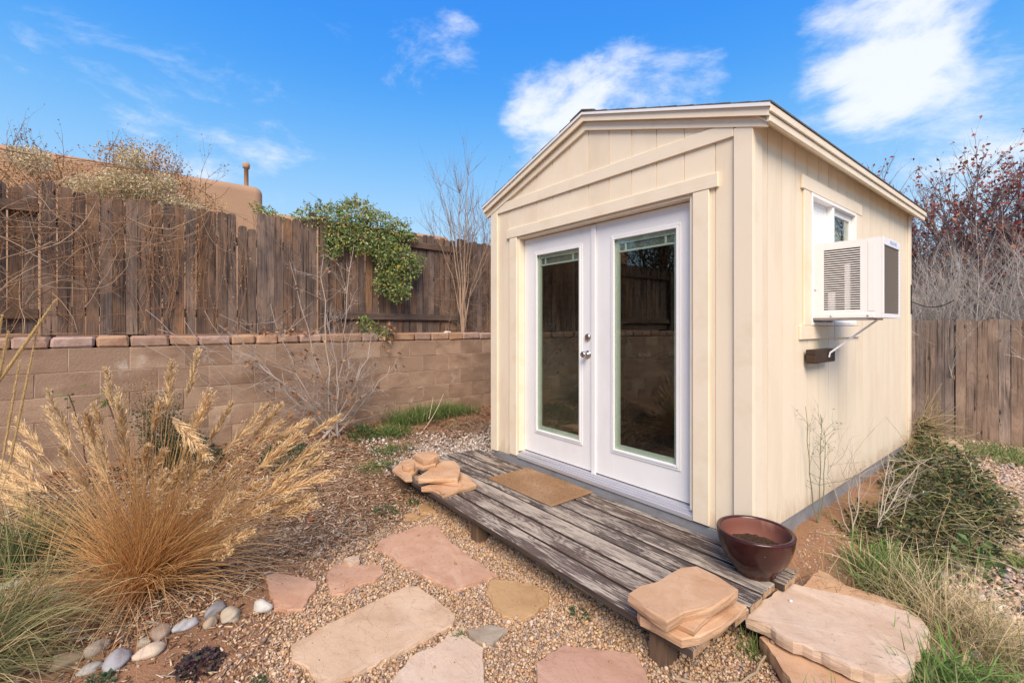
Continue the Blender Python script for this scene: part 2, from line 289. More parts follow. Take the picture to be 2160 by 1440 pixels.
MAT['coir'] = mat('coir_mat', (0.36, 0.215, 0.12), 1.0, [((240, 240, 240), 3, (0.22, 0.125, 0.065), 0.45, 0.65), ((3.0, 3.0, 3.0), 4, (0.45, 0.30, 0.19), 0.45, 0.72)], [((420, 420, 420), 3, 1.0, 0.005)])
MAT['stucco'] = mat('adobe_stucco', (0.42, 0.26, 0.16), 0.95, [((0.8, 0.8, 0.8), 5, (0.36, 0.22, 0.135), 0.45, 0.7)], [((30, 30, 30), 5, 0.4, 0.01)])
MAT['plant'] = mat('plant_tissue', (0.2, 0.2, 0.1), 0.75, attr=True, transl=0.28, spec=0.2)
MAT['leaf'] = mat('leaf_tissue', (0.2, 0.2, 0.1), 0.55, attr=True, transl=0.35, spec=0.35)
MAT['twig'] = mat('twig_bark', (0.2, 0.2, 0.1), 0.9, attr=True, spec=0.15)
MAT['grain'] = mat('pebble_stone', (0.4, 0.3, 0.2), 0.85, attr=True, spec=0.3)

# ------------------------------------------------------------------ mesh helpers
def np_mesh(name, V, F, cols=None, smooth=False):
    """V (n,3); F array (m,3|4) or list of such arrays or list of lists"""
    me = bpy.data.meshes.new(name)
    V = np.asarray(V, dtype=np.float64)
    if isinstance(F, np.ndarray): F = [F]
    if len(F) and isinstance(F[0], np.ndarray):
        loops = np.concatenate([f.ravel() for f in F]).astype(np.int32)
        sizes = np.concatenate([np.full(len(f), f.shape[1]) for f in F]).astype(np.int32)
        starts = np.concatenate([[0], np.cumsum(sizes)[:-1]]).astype(np.int32)
        me.vertices.add(len(V)); me.vertices.foreach_set('co', V.astype(np.float32).ravel())
        me.loops.add(len(loops)); me.loops.foreach_set('vertex_index', loops)
        me.polygons.add(len(sizes)); me.polygons.foreach_set('loop_start', starts)
        me.update(calc_edges=True)
    else:
        me.from_pydata([tuple(v) for v in V], [], [list(map(int, f)) for f in F])
    if cols is not None:
        a = me.attributes.new('col', 'FLOAT_COLOR', 'POINT')
        c = np.ones((len(V), 4), dtype=np.float32); c[:, :3] = np.clip(cols, 0, 1)
        a.data.foreach_set('color', c.ravel())
    if smooth: me.polygons.foreach_set('use_smooth', np.ones(len(me.polygons), dtype=bool))
    me.validate(); me.update()
    return me
def ob(name, me, m=None, parent=None, loc=(0, 0, 0), rot=(0, 0, 0), world=True):
    """link a mesh; loc is in world metres and is turned to the parent's frame (parents here have no rotation when world=True)"""
    o = bpy.data.objects.new(name, me)
    if m is not None and me is not None and not me.materials: me.materials.append(m)
    COL.objects.link(o)
    if parent is not None:
        o.parent = parent
        if world:
            w = parent_world(parent); loc = (loc[0] - w[0], loc[1] - w[1], loc[2] - w[2])
    o.location = loc; o.rotation_euler = rot
    return o
def parent_world(p):
    w = [0, 0, 0]
    while p is not None:
        for i in range(3): w[i] += p.location[i]
        p = p.parent
    return w
def tag(o, label, cat, group=None):
    o['label'] = label; o['category'] = cat
    if group: o['group'] = group
    return o
def thing(name, label, cat, loc=(0, 0, 0), rotz=0.0, group=None):
    o = bpy.data.objects.new(name, None); o.empty_display_size = 0.1; COL.objects.link(o)
    o.location = loc; o.rotation_euler = (0, 0, rotz)
    return tag(o, label, cat, group)
def structure(o): o['kind'] = 'structure'; return o
def stuff(o): o['kind'] = 'stuff'; return o

def hull_data(pts):
    bm = bmesh.new()
    for p in pts: bm.verts.new(p)
    r = bmesh.ops.convex_hull(bm, input=bm.verts[:])
    junk = [g for g in r['geom_interior'] if isinstance(g, bmesh.types.BMVert)]
    if junk: bmesh.ops.delete(bm, geom=junk, context='VERTS')
    bmesh.ops.recalc_face_normals(bm, faces=bm.faces[:])
    bm.verts.index_update()
    V = np.array([v.co[:] for v in bm.verts]); F = [[v.index for v in f.verts] for f in bm.faces]
    bm.free(); return V, F
_bb = {}
def bbox(sx, sy, sz, b=0.003):
    k = (round(sx, 4), round(sy, 4), round(sz, 4), b)
    if k in _bb: return _bb[k]
    hx, hy, hz = sx / 2, sy / 2, sz / 2; b = min(b, hx * .9, hy * .9, hz * .9); P = []
    idx = {}
    for i in (-1, 1):
        for j in (-1, 1):
            for l in (-1, 1):
                for a in range(3):
                    e = [hx - b, hy - b, hz - b]; e[a] = (hx, hy, hz)[a]
                    idx[(i, j, l, a)] = len(P); P.append((i * e[0], j * e[1], l * e[2]))
    F = []
    S = [(-1, -1), (1, -1), (1, 1), (-1, 1)]
    for s in (-1, 1):
        F.append([idx[(s, p, q, 0)] for p, q in S]); F.append([idx[(p, s, q, 1)] for p, q in S]); F.append([idx[(p, q, s, 2)] for p, q in S])
        for t in (-1, 1):
            F.append([idx[(s, t, -1, 0)], idx[(s, t, 1, 0)], idx[(s, t, 1, 1)], idx[(s, t, -1, 1)]])
            F.append([idx[(s, -1, t, 0)], idx[(s, 1, t, 0)], idx[(s, 1, t, 2)], idx[(s, -1, t, 2)]])
            F.append([idx[(-1, s, t, 1)], idx[(1, s, t, 1)], idx[(1, s, t, 2)], idx[(-1, s, t, 2)]])
    for i in (-1, 1):
        for j in (-1, 1):
            for l in (-1, 1): F.append([idx[(i, j, l, a)] for a in range(3)])
    P = np.array(P)
    out = []
    for f in F:   # orient outwards (convex, centred on the origin)
        n = np.cross(P[f[1]] - P[f[0]], P[f[2]] - P[f[0]]); c = P[f].mean(0)
        out.append(f if n @ c > 0 else f[::-1])
    _bb[k] = (P, out); return _bb[k]
_bm = {}
def box_mesh(sx, sy, sz, b=0.003, m=None):
    k = (round(sx, 4), round(sy, 4), round(sz, 4), b, m.name if m else '')
    if k not in _bm:
        me = np_mesh('box', *bbox(sx, sy, sz, b))
        if m: me.materials.append(m)
        _bm[k] = me
    return _bm[k]
def box(name, x0, x1, y0, y1, z0, z1, m, parent=None, b=0.003):
    return ob(name, box_mesh(x1 - x0, y1 - y0, z1 - z0, b, m), m, parent, ((x0 + x1) / 2, (y0 + y1) / 2, (z0 + z1) / 2))
def join_boxes(boxes, b=0.003):
    V = []; F = []; n = 0
    for x0, x1, y0, y1, z0, z1 in boxes:
        P, f = bbox(x1 - x0, y1 - y0, z1 - z0, b)
        V.append(P + np.array([(x0 + x1) / 2, (y0 + y1) / 2, (z0 + z1) / 2])); F += [[i + n for i in q] for q in f]; n += len(P)
    return np.concatenate(V), F
def center_ob(name, V, F, m, parent=None, smooth=False, cols=None):
    """mesh given in world metres; its origin is moved to the middle of its foot"""
    V = np.asarray(V); c = np.array([(V[:, 0].min() + V[:, 0].max()) / 2, (V[:, 1].min() + V[:, 1].max()) / 2, V[:, 2].min()])
    me = np_mesh(name, V - c, F, cols, smooth); me.materials.append(m)
    return ob(name, me, m, parent, tuple(c))
def prism_xz(poly, y0, y1):
    n = len(poly); V = [(x, y0, z) for x, z in poly] + [(x, y1, z) for x, z in poly]
    F = [list(range(n)), list(range(2 * n - 1, n - 1, -1))] + [[i, (i + 1) % n + 0, (i + 1) % n + n, i + n][::-1] for i in range(n)]
    return np.array(V), F
def prism_yz(poly, x0, x1):
    V, F = prism_xz(poly, x0, x1); return V[:, [1, 0, 2]], [f[::-1] for f in F]
def tubes(P, Rd, S=4):
    P = np.asarray(P, float); Rd = np.asarray(Rd, float); N, K, _ = P.shape
    T = np.gradient(P, axis=1); T /= np.linalg.norm(T, axis=2, keepdims=True) + 1e-9
    mt = T.mean(1); ref = np.where((np.abs(mt[:, 2]) < 0.8)[:, None], np.array([0, 0, 1.0]), np.array([1.0, 0.2, 0]))[:, None, :]
    B1 = np.cross(T, ref); B1 /= np.linalg.norm(B1, axis=2, keepdims=True) + 1e-9; B2 = np.cross(T, B1)
    a = np.arange(S) * 2 * np.pi / S
    V = P[:, :, None, :] + Rd[:, :, None, None] * (np.cos(a)[None, None, :, None] * B1[:, :, None, :] + np.sin(a)[None, None, :, None] * B2[:, :, None, :])
    n, k, s = np.meshgrid(np.arange(N), np.arange(K - 1), np.arange(S), indexing='ij')
    b = n * K * S + k * S; s2 = (s + 1) % S
    F = np.stack([b + s, b + s2, b + S + s2, b + S + s], -1).reshape(-1, 4)
    return V.reshape(-1, 3), F
def ribbons(P, Wd, side=None, rng=None):
    P = np.asarray(P, float); N, K, _ = P.shape; Wd = np.asarray(Wd, float)
    T = np.gradient(P, axis=1)
    if side is None:
        side = rng.normal(size=(N, 3))
    B = np.cross(T, side[:, None, :]); B /= np.linalg.norm(B, axis=2, keepdims=True) + 1e-9
    V = np.stack([P - B * Wd[:, :, None] / 2, P + B * Wd[:, :, None] / 2], 2)
    n, k = np.meshgrid(np.arange(N), np.arange(K - 1), indexing='ij'); b = (n * K + k) * 2
    F = np.stack([b, b + 1, b + 3, b + 2], -1).reshape(-1, 4)
    return V.reshape(-1, 3), F
def unit(v): return v / (np.linalg.norm(v, axis=-1, keepdims=True) + 1e-9)
def leaves(pos, d, nrm, L, Wd, fold=0.25):
    d = unit(d); s = unit(np.cross(d, nrm)); n = np.cross(s, d); L = np.asarray(L)[:, None]; Wd = np.asarray(Wd)[:, None]
    V = np.stack([pos, pos + d * L * .45 - s * Wd / 2 + n * Wd * fold, pos + d * L, pos + d * L * .45 + s * Wd / 2 + n * Wd * fold, pos + d * L * .5], 1)
    b = np.arange(len(pos))[:, None] * 5
    F = np.concatenate([b + np.array([0, 4, 1]), b + np.array([4, 2, 1]), b + np.array([0, 3, 4]), b + np.array([4, 3, 2])], 0)
    return V.reshape(-1, 3), F
def rot_rand(rng, N):
    q = rng.normal(size=(N, 4)); q /= np.linalg.norm(q, axis=1, keepdims=True); w, x, y, z = q.T
    return np.stack([np.stack([1 - 2 * (y * y + z * z), 2 * (x * y - z * w), 2 * (x * z + y * w)], -1), np.stack([2 * (x * y + z * w), 1 - 2 * (x * x + z * z), 2 * (y * z - x * w)], -1), np.stack([2 * (x * z - y * w), 2 * (y * z + x * w), 1 - 2 * (x * x + y * y)], -1)], 1)
_p = (1 + 5 ** .5) / 2
ICO_V = unit(np.array([(-1, _p, 0), (1, _p, 0), (-1, -_p, 0), (1, -_p, 0), (0, -1, _p), (0, 1, _p), (0, -1, -_p), (0, 1, -_p), (_p, 0, -1), (_p, 0, 1), (-_p, 0, -1), (-_p, 0, 1)]))
ICO_F = np.array([(0, 11, 5), (0, 5, 1), (0, 1, 7), (0, 7, 10), (0, 10, 11), (1, 5, 9), (5, 11, 4), (11, 10, 2), (10, 7, 6), (7, 1, 8), (3, 9, 4), (3, 4, 2), (3, 2, 6), (3, 6, 8), (3, 8, 9), (4, 9, 5), (2, 4, 11), (6, 2, 10), (8, 6, 7), (9, 8, 1)])
CUBE_V = np.array([(x, y, z) for x in (-1, 1) for y in (-1, 1) for z in (-1, 1)], float) * .5
CUBE_F = np.array([(0, 1, 3, 2), (4, 6, 7, 5), (0, 4, 5, 1), (2, 3, 7, 6), (0, 2, 6, 4), (1, 5, 7, 3)])
def blobs(rng, C, S, base=(ICO_V, ICO_F), jit=0.22, flat=None):
    N = len(C); bv, bf = base
    J = 1 + rng.uniform(-jit, jit, (N, len(bv), 1)); V = bv[None] * J * S[:, None, :]
    M = rot_rand(rng, N)
    if flat is not None:   # lie flat: spin about z with a slight tilt
        a = rng.uniform(0, 2 * np.pi, N); t = rng.normal(size=(N, 2)) * flat
        ca, sa = np.cos(a), np.sin(a); z0 = np.zeros(N); o1 = np.ones(N)
        Mz = np.stack([np.stack([ca, -sa, z0], -1), np.stack([sa, ca, z0], -1), np.stack([z0, z0, o1], -1)], 1)
        Mt = np.stack([np.stack([o1, z0, t[:, 0]], -1), np.stack([z0, o1, t[:, 1]], -1), np.stack([-t[:, 0], -t[:, 1], o1], -1)], 1)
        M = np.einsum('nij,njk->nik', Mt, Mz)
    V = np.einsum('nij,nkj->nki', M, V) + C[:, None, :]
    F = (np.arange(N)[:, None, None] * len(bv) + bf[None]).reshape(-1, bf.shape[1])
    return V.reshape(-1, 3), F
def rep(c, k): return np.repeat(c, k, axis=0)
def inpoly(x, y, poly):
    r = np.zeros(len(x), bool); n = len(poly)
    for i in range(n):
        x1, y1 = poly[i]; x2, y2 = poly[(i + 1) % n]
        c = ((y1 > y) != (y2 > y)) & (x < (x2 - x1) * (y - y1) / ((y2 - y1) or 1e-9) + x1); r ^= c
    return r
def sstep(a, b, x): t = np.clip((x - a) / (b - a), 0, 1); return t * t * (3 - 2 * t)
def wob(x, y, s=1.0, ph=0.0):
    return (np.sin(x * 3.1 * s + 1.3 * np.sin(y * 2.3 * s + ph)) + np.sin(y * 4.3 * s + 1.7 * np.sin(x * 2.9 * s + 2 + ph)) + .6 * np.sin((x + y) * 7.7 * s + ph) + .5 * np.sin((x - 1.4 * y) * 11.3 * s + 1 + ph)) / 3.1

# ------------------------------------------------------------------ ground
WALL_X0 = -4.279; WALL_K = 0.0428
def wall_x(y): return WALL_X0 - WALL_K * y
GRAVEL_POLY = [(-2.35, -0.95), (-2.05, -1.28), (-1.93, -1.75), (-1.62, -1.98), (-1.36, -2.25), (-0.95, -2.45), (-0.2, -2.6), (0.9, -2.2), (0.95, -0.95), (0.42, -0.62), (0.2, 0.0), (-2.6, 0.0), (-2.75, -0.7)]
def gz(x, y):
    x = np.asarray(x, float); y = np.asarray(y, float)
    z = 0.325 * sstep(2.5, 4.15, -x) * sstep(-6.5, -2.6, y)
    z = z + 0.15 * sstep(0.55, 0.05, x) * sstep(0.25, 0.75, y) * sstep(4.4, 2.5, y) * (x > -1.3)
    z = z - 0.07 * sstep(3.0, 6.0, y)
    z = z + 0.010 * wob(x * 1.5, y * 1.5) * (1 - sstep(-2.1, -1.6, x) * sstep(0.5, 0.0, y))
    z = np.where(x < wall_x(y) - 0.12, 1.395 + 0.012 * wob(x, y, 1.2, 3), z)
    return z
def axis_pts(a, b, st, far):
    mid = np.arange(a, b + st / 2, st); ext = np.array([0.3, 0.8, 1.8, 4, 9, 20, 45, 100, 220.])
    return np.concatenate([(a - ext[::-1]), mid, b + ext])
gx = axis_pts(-5.4, 2.4, 0.05, 200); gy = axis_pts(-4.2, 7.2, 0.05, 200)
GX, GY = np.meshgrid(gx, gy, indexing='ij'); GZ = gz(GX, GY)
nx, ny = GX.shape
ii, jj = np.meshgrid(np.arange(nx - 1), np.arange(ny - 1), indexing='ij'); b0 = (ii * ny + jj).ravel()
gF = np.stack([b0, b0 + ny, b0 + ny + 1, b0 + 1], -1)
fx, fy = GX.ravel(), GY.ravel()
grav = inpoly(fx, fy, GRAVEL_POLY).astype(float)
wht = sstep(-3.75, -3.3, fx) * sstep(-2.5, -2.75, fx) * sstep(-0.9, -0.3, fy) * (fx > -4)
wht = np.maximum(wht, sstep(0.45, 0.75, fx) * sstep(-0.3, 0.4, fy + fx * .3))
mul_ = sstep(-1.5, -2.0, fx) * sstep(0.4, -0.5, fy)
zone = np.stack([grav, wht, mul_], -1)
gme = np_mesh('ground', np.stack([fx, fy, GZ.ravel()], -1), gF, zone, smooth=True)
gm = bpy.data.materials.new('garden_soil'); gm.use_nodes = True
_nt = gm.node_tree; _bs = _nt.nodes['Principled BSDF']; _bs.inputs['Roughness'].default_value = 1.0; _bs.inputs['Specular IOR Level'].default_value = 0.1
def GN(t, **k):
    n = _nt.nodes.new(t)
    for a, v in k.items(): setattr(n, a, v)
    return n
_tc = GN('ShaderNodeTexCoord'); _at = GN('ShaderNodeAttribute'); _at.attribute_name = 'col'; _sp = GN('ShaderNodeSeparateColor'); _nt.links.new(_at.outputs['Color'], _sp.inputs[0])
def gnoise(s, d):
    n = GN('ShaderNodeTexNoise'); n.inputs['Scale'].default_value = s; n.inputs['Detail'].default_value = d; n.inputs['Roughness'].default_value = .65; _nt.links.new(_tc.outputs['Object'], n.inputs['Vector']); return n.outputs['Fac']
def gmix(f, a, b):
    n = GN('ShaderNodeMix', data_type='RGBA'); _nt.links.new(f, n.inputs['Factor'])
    for k, v in (('A', a), ('B', b)):
        if isinstance(v, tuple): n.inputs[k].default_value = (*v, 1)
        else: _nt.links.new(v, n.inputs[k])
    return n.outputs['Result']
def gmr(f, a, b):
    n = GN('ShaderNodeMapRange'); _nt.links.new(f, n.inputs[0]); n.inputs['From Min'].default_value = a; n.inputs['From Max'].default_value = b; return n.outputs[0]
dirt = gmix(gmr(gnoise(2.2, 6), .4, .65), (0.34, 0.185, 0.105), (0.25, 0.138, 0.08))
dirt = gmix(gmr(gnoise(130, 4), .52, .68), dirt, (0.36, 0.22, 0.13))
dirt = gmix(gmr(gnoise(60, 4), .60, .70), dirt, (0.09, 0.05, 0.03))
mulc = gmix(gmr(gnoise(75, 5), .45, .62), (0.20, 0.115, 0.07), (0.38, 0.24, 0.148))
grvc = gmix(gmr(gnoise(95, 5), .42, .62), (0.16, 0.105, 0.065), (0.34, 0.235, 0.15))
whtc = gmix(gmr(gnoise(55, 5), .42, .62), (0.18, 0.125, 0.09), (0.42, 0.35, 0.29))
c_ = gmix(_sp.outputs[2], dirt, mulc); c_ = gmix(_sp.outputs[1], c_, whtc); c_ = gmix(_sp.outputs[0], c_, grvc)
_nt.links.new(c_, _bs.inputs['Base Color'])
_b = GN('ShaderNodeBump'); _b.inputs['Strength'].default_value = 0.8; _b.inputs['Distance'].default_value = 0.012; _nt.links.new(gnoise(70, 6), _b.inputs['Height']); _nt.links.new(_b.outputs[0], _bs.inputs['Normal'])
ground = structure(ob('ground', gme, gm)); ground['label'] = 'bare brown garden soil with gravel and mulch areas'

# ------------------------------------------------------------------ retaining wall
rng = np.random.default_rng(7)
ROT = math.atan(WALL_K)
def wy(y): return y / math.cos(ROT)
wall = thing('retaining_wall', 'long brown concrete block retaining wall with rounded cap stones under the dark fence', 'wall', (WALL_X0, 0, 0), ROT)
Y0, Y1 = -7.95, 6.3
back = ob('mortar', np_mesh('mortar', *bbox(0.19, Y1 - Y0, 1.335 + 0.2, 0.002)), MAT['mortar'], wall, (-0.095 - 0.0035, (Y0 + Y1) / 2, (1.335 - 0.2) / 2), world=False)
full = [np_mesh('block', *bbox(0.2, 0.3945, 0.1980, 0.003)) for _ in range(1)][0]; full.materials.append(MAT['block'])
for k in range(7):
    z1 = 1.335 - 0.2032 * k; off = -3.346 + (0.2 if k % 2 else 0.0)
    n0 = math.ceil((Y0 - off) / 0.4); y = off + n0 * 0.4
    while y + 0.4 <= Y1:
        if gz(wall_x(y) + .05, y) < z1 - 0.01:
            ob('block', full, None, wall, (-0.1 + rng.uniform(-.0015, .0015), y + 0.2, z1 - 0.1016), (0, 0, 0), world=False)
        y += 0.4
caps = [-3.678, -3.459, -3.174, -2.946, -2.658, -2.431, -2.151, -1.928, -1.72, -1.496, -1.25, -1.005, -0.78, -0.57, -0.363, -0.06, 0.184, 0.472, 0.695, 0.998]
while caps[-1] < Y1 - .3: caps.append(caps[-1] + rng.uniform(.21, .29))
while caps[0] > Y0 + .3: caps.insert(0, caps[0] - rng.uniform(.21, .3))
for a, b in zip(caps[:-1], caps[1:]):
    L = b - a - 0.008
    # tumbled stone: rounded block with uneven edges
    n = 6; pts = []
    h = 0.098 + rng.uniform(-.006, .006); dp = 0.235
    for u in (-1, 1):
        for v in (-1, 1):
            for w in (-1, 1):
                bb = 0.016 + rng.uniform(-.006, .008)
                for e in range(3):
                    q = [dp / 2 - bb, L / 2 - bb, h / 2 - bb]; q[e] = (dp / 2, L / 2, h / 2)[e]
                    pts.append((u * q[0] + rng.normal(0, .0022), v * q[1] + rng.normal(0, .0022), w * q[2] + rng.normal(0, .0015)))
    V, F = hull_data(pts)
    ob('cap_stone', np_mesh('cap_stone', V, F), MAT['cap'], wall, (-0.107 + rng.uniform(-.004, .004), (a + b) / 2, 1.337 + h / 2), (0, rng.normal(0, .006), rng.normal(0, .008)), world=False)

# ------------------------------------------------------------------ fences
def picket_mesh(w, h, t, seed, ear=0.035, round_=True):
    r = random.Random(seed); n = 7 if round_ else 2
    top = []
    for i in range(n):
        a = math.pi * i / (n - 1); top.append((w / 2 * math.copysign(abs(math.cos(a)) ** 0.55, math.cos(a)) + r.uniform(-.001, .001), h - ear + ear * abs(math.sin(a)) ** 0.75 + r.uniform(-.001, .002)))
    poly = [(-w / 2 + r.uniform(-.002, .001), 0), (w / 2 + r.uniform(-.001, .002), 0), (w / 2, h * .5)] + top + [(-w / 2 + r.uniform(-.001, .001), h * .5)]
    V, F = prism_xz([(x, z) for x, z in poly], -t / 2, t / 2)
    return np_mesh('picket', V, F)
def turn_mesh(me):   # board faces +X instead of -Y
    for v in me.vertices: v.co = (-v.co.y, v.co.x, v.co.z)
    me.update(); return me
PK = {}
def pk(w, h, seed, side=True, m='picket'):
    k = (round(w, 3), round(h, 2), seed % 5, side, m)
    if k not in PK:
        me = picket_mesh(w, h, 0.016, seed % 5)
        if side: turn_mesh(me)
        me.materials.append(MAT[m]); PK[k] = me
    return PK[k]
FX = -0.30
def left_fence(label, y0, y1, top, zb, front, rails, posts, seed, special=None, pitch=0.0925):
    f = thing('wood_fence', label, 'fence', (WALL_X0, 0, 0), ROT, 'sections of the dark board fence above the block wall')
    r = random.Random(seed); n = round((y1 - y0) / pitch); st = (y1 - y0) / n
    for i in range(n):
        y = y0 + st * (i + .5); w = 0.0865 + r.uniform(-.003, .003); h = top - zb + r.choice([-.02, -.01, 0, 0, .01, .02])
        if special and i in special: h = special[i] - zb
        ob('picket', pk(w, h, r.randint(0, 99)), None, f, (FX if front else FX - 0.05, y + r.uniform(-.002, .002), zb), (r.uniform(-.006, .006), r.uniform(-.008, .008), 0), world=False)
    for zr in rails:
        me = np_mesh('rail', *bbox(y1 - y0 + .02, 0.038, 0.085, .004)); me.materials.append(MAT['rail'])
        ob('rail', me, None, f, (FX - 0.03 if front else FX - 0.02, (y0 + y1) / 2, zr), (0, 0, math.pi / 2), world=False)
    for yp, zt in posts:
        me = np_mesh('post', *bbox(0.09, 0.09, zt - 1.36, .005)); me.materials.append(MAT['picket'])
        ob('post', me, None, f, (FX - 0.10 if front else FX - 0.015, yp, (zt + 1.36) / 2), (0, 0, 0), world=False)
    return f
left_fence('leftmost dark fence section with its rails showing, tangled in dead vines', -7.9, -3.56, 2.74, 1.46, False, (2.555, 1.63), [(-5.8, 2.70), (-7.7, 2.7)], 3)
left_fence('wide dark fence section of close rounded boards, one board cut short', -3.53, -1.22, 2.74, 1.445, True, (2.45, 1.66), [(-3.50, 2.6), (-1.28, 2.68)], 5, {16: 2.62, 17: 2.60, 24: 2.89, 23: 2.80, 18: 2.79, 19: 2.78, 20: 2.78, 21: 2.77, 22: 2.78, 0: 2.80, 1: 2.77})
left_fence('fence section with two rails showing, behind the green honeysuckle', -1.16, 0.80, 2.82, 1.44, False, (2.665, 1.655), [(-1.14, 2.86)], 9)
left_fence('fence section beside the shed corner, behind the bare sapling', 0.795, 6.2, 2.83, 1.44, True, (2.6, 1.7), [(0.79, 2.72), (3.2, 2.7), (6.1, 2.7)], 11)

rf = thing('wood_fence', 'greyish tan dog-eared board fence at the back right behind the shed', 'fence', (0.8, 6.25, -0.07))
r_ = random.Random(21)
for i in range(74):
    x = -4.5 + i * 0.107
    w = 0.1025 + r_.uniform(-.002, .002); h = 1.70 + r_.uniform(-.012, .012)
    sh = -0.012 if i == 42 else 0
    ob('picket', pk(w, h, r_.randint(0, 99), False, 'picket_pale'), None, rf, (x + sh, 6.25, -0.075), (0, r_.uniform(-.004, .004), 0))
for zr in (0.22, 0.85, 1.45):
    box('rail', -4.55, 3.5, 6.26, 6.298, zr, zr + .088, MAT['rail'], rf)
for xp in (-3.3, -0.9, 1.5, 3.3): box('post', xp - .045, xp + .045, 6.30, 6.39, -.1, 1.6, MAT['picket_pale'], rf)

# ------------------------------------------------------------------ adobe house beyond the fence
def rounded_block(x0, x1, y0, y1, z0, z1, rad, n=5):
    # box with rounded upper edges and rounded vertical corners
    def ring(inset, z):
        pts = []
        cr = rad
        for cx, cy, a0 in ((x1 - cr, y1 - cr, 0), (x0 + cr, y1 - cr, 90), (x0 + cr, y0 + cr, 180), (x1 - cr, y0 + cr, 270)):
            for i in range(n + 1):
                a = R(a0 + 90 * i / n); rr = max(cr - inset, 0.01); pts.append((cx + rr * math.cos(a), cy + rr * math.sin(a), z))
        return pts
    rings = [ring(0, z0)] + [ring(rad * (1 - math.cos(R(90 * i / n))), z1 - rad + rad * math.sin(R(90 * i / n))) for i in range(n + 1)]
    m = len(rings[0]); V = [p for q in rings for p in q]; F = []
    for k in range(len(rings) - 1):
        for i in range(m): F.append([k * m + i, k * m + (i + 1) % m, (k + 1) * m + (i + 1) % m, (k + 1) * m + i])
    F.append([(len(rings) - 1) * m + i for i in range(m)])
    return np.array(V), F
house = thing('adobe_house', 'tan stucco adobe house with rounded parapet behind the left fence', 'house', (-11, -5, 1.38))
center_ob('wall', *rounded_block(-14, -9.0, -10.5, -1.06, 1.2, 4.33, 0.16), MAT['stucco'], house, smooth=True)
center_ob('wing', *rounded_block(-17, -10.6, -1.4, 4.2, 1.2, 4.22, 0.16), MAT['stucco'], house, smooth=True)
def lathe(prof, seg=20, c=(0, 0)):
    V = []; F = []
    for r, z in prof:
        for i in range(seg): a = 2 * math.pi * i / seg; V.append((c[0] + r * math.cos(a), c[1] + r * math.sin(a), z))
    for k in range(len(prof) - 1):
        for i in range(seg): F.append([k * seg + i, k * seg + (i + 1) % seg, (k + 1) * seg + (i + 1) % seg, (k + 1) * seg + i])
    if prof[-1][0] > 1e-4: F.append([(len(prof) - 1) * seg + i for i in range(seg)])
    return np.array(V), F
center_ob('vent_pipe', *lathe([(0.04, 4.2), (0.04, 4.70), (0.062, 4.705), (0.066, 4.74), (0.066, 4.78), (0.05, 4.815), (0.02, 4.82)], 14, (-9.25, -1.33)), MAT['stucco'], house, smooth=True)

# ------------------------------------------------------------------ shed
SX0, SX1, SY0, SY1 = -2.6, 0.0, 0.0, 3.80
ZB = 0.255
shed = thing('garden_shed', 'cream painted wooden garden shed with white glass double doors', 'shed', (-1.3, 1.9, 0.1))
PEAK = 3.245; SL = 0.333; PX = -1.29
def roof_top(x): return PEAK - SL * abs(x - PX)
def under(x): return roof_top(x) - 0.052
DX0, DX1, DZ0, DZ1 = -2.19, -0.375, 0.285, 2.385     # door opening
WY0, WY1, WZ0, WZ1 = 0.89, 1.88, 1.53, 2.47          # window opening
# framed walls behind the siding (their inside is what one sees through the glass)
T = 0.075
fr = [(SX0, DX0, 0.008, T, ZB, 2.70), (DX1, SX1 - .006, 0.008, T, ZB, 2.70), (DX0, DX1, 0.008, T, DZ1, 2.70)]
ob('wall', np_mesh('wall', *join_boxes([(a - shed.location.x, b - shed.location.x, c - 1.9, d - 1.9, e - .1, f - .1) for a, b, c, d, e, f in fr])), MAT['interior'], shed, tuple(shed.location))
V, F = prism_xz([(SX0 + .02, 2.69), (SX1 - .02, 2.69), (SX1 - .02, under(SX1) - .01), (PX, under(PX) - .01), (SX0 + .02, under(SX0) - .01)], 0.0085, 0.06)
center_ob('wall', V, F, MAT['interior'], shed)
sd = [(-T, -.008, T, SY1 - T, ZB, WZ0), (-T, -.008, T, SY1 - T, WZ1, 2.735), (-T, -.008, T, WY0, WZ0, WZ1), (-T, -.008, WY1, SY1 - T, WZ0, WZ1)]
V, F = join_boxes(sd); center_ob('wall', V, F, MAT['interior'], shed)
V, F = join_boxes([(SX0 + .008, SX0 + T, T, SY1 - T, ZB, 2.735)]); center_ob('wall', V, F, MAT['interior'], shed)
V, F = prism_xz([(SX0 + .01, ZB), (SX1 - .01, ZB), (SX1 - .01, under(0) - .01), (PX, under(PX) - .01), (SX0 + .01, under(SX0) - .01)], SY1 - T, SY1 - .008)
center_ob('wall', V, F, MAT['interior'], shed)
box('floor', SX0 + .02, SX1 - .02, 0.11, SY1 - .02, 0.24, 0.292, MAT['dark_wood'], shed)
GAP = 0.0038
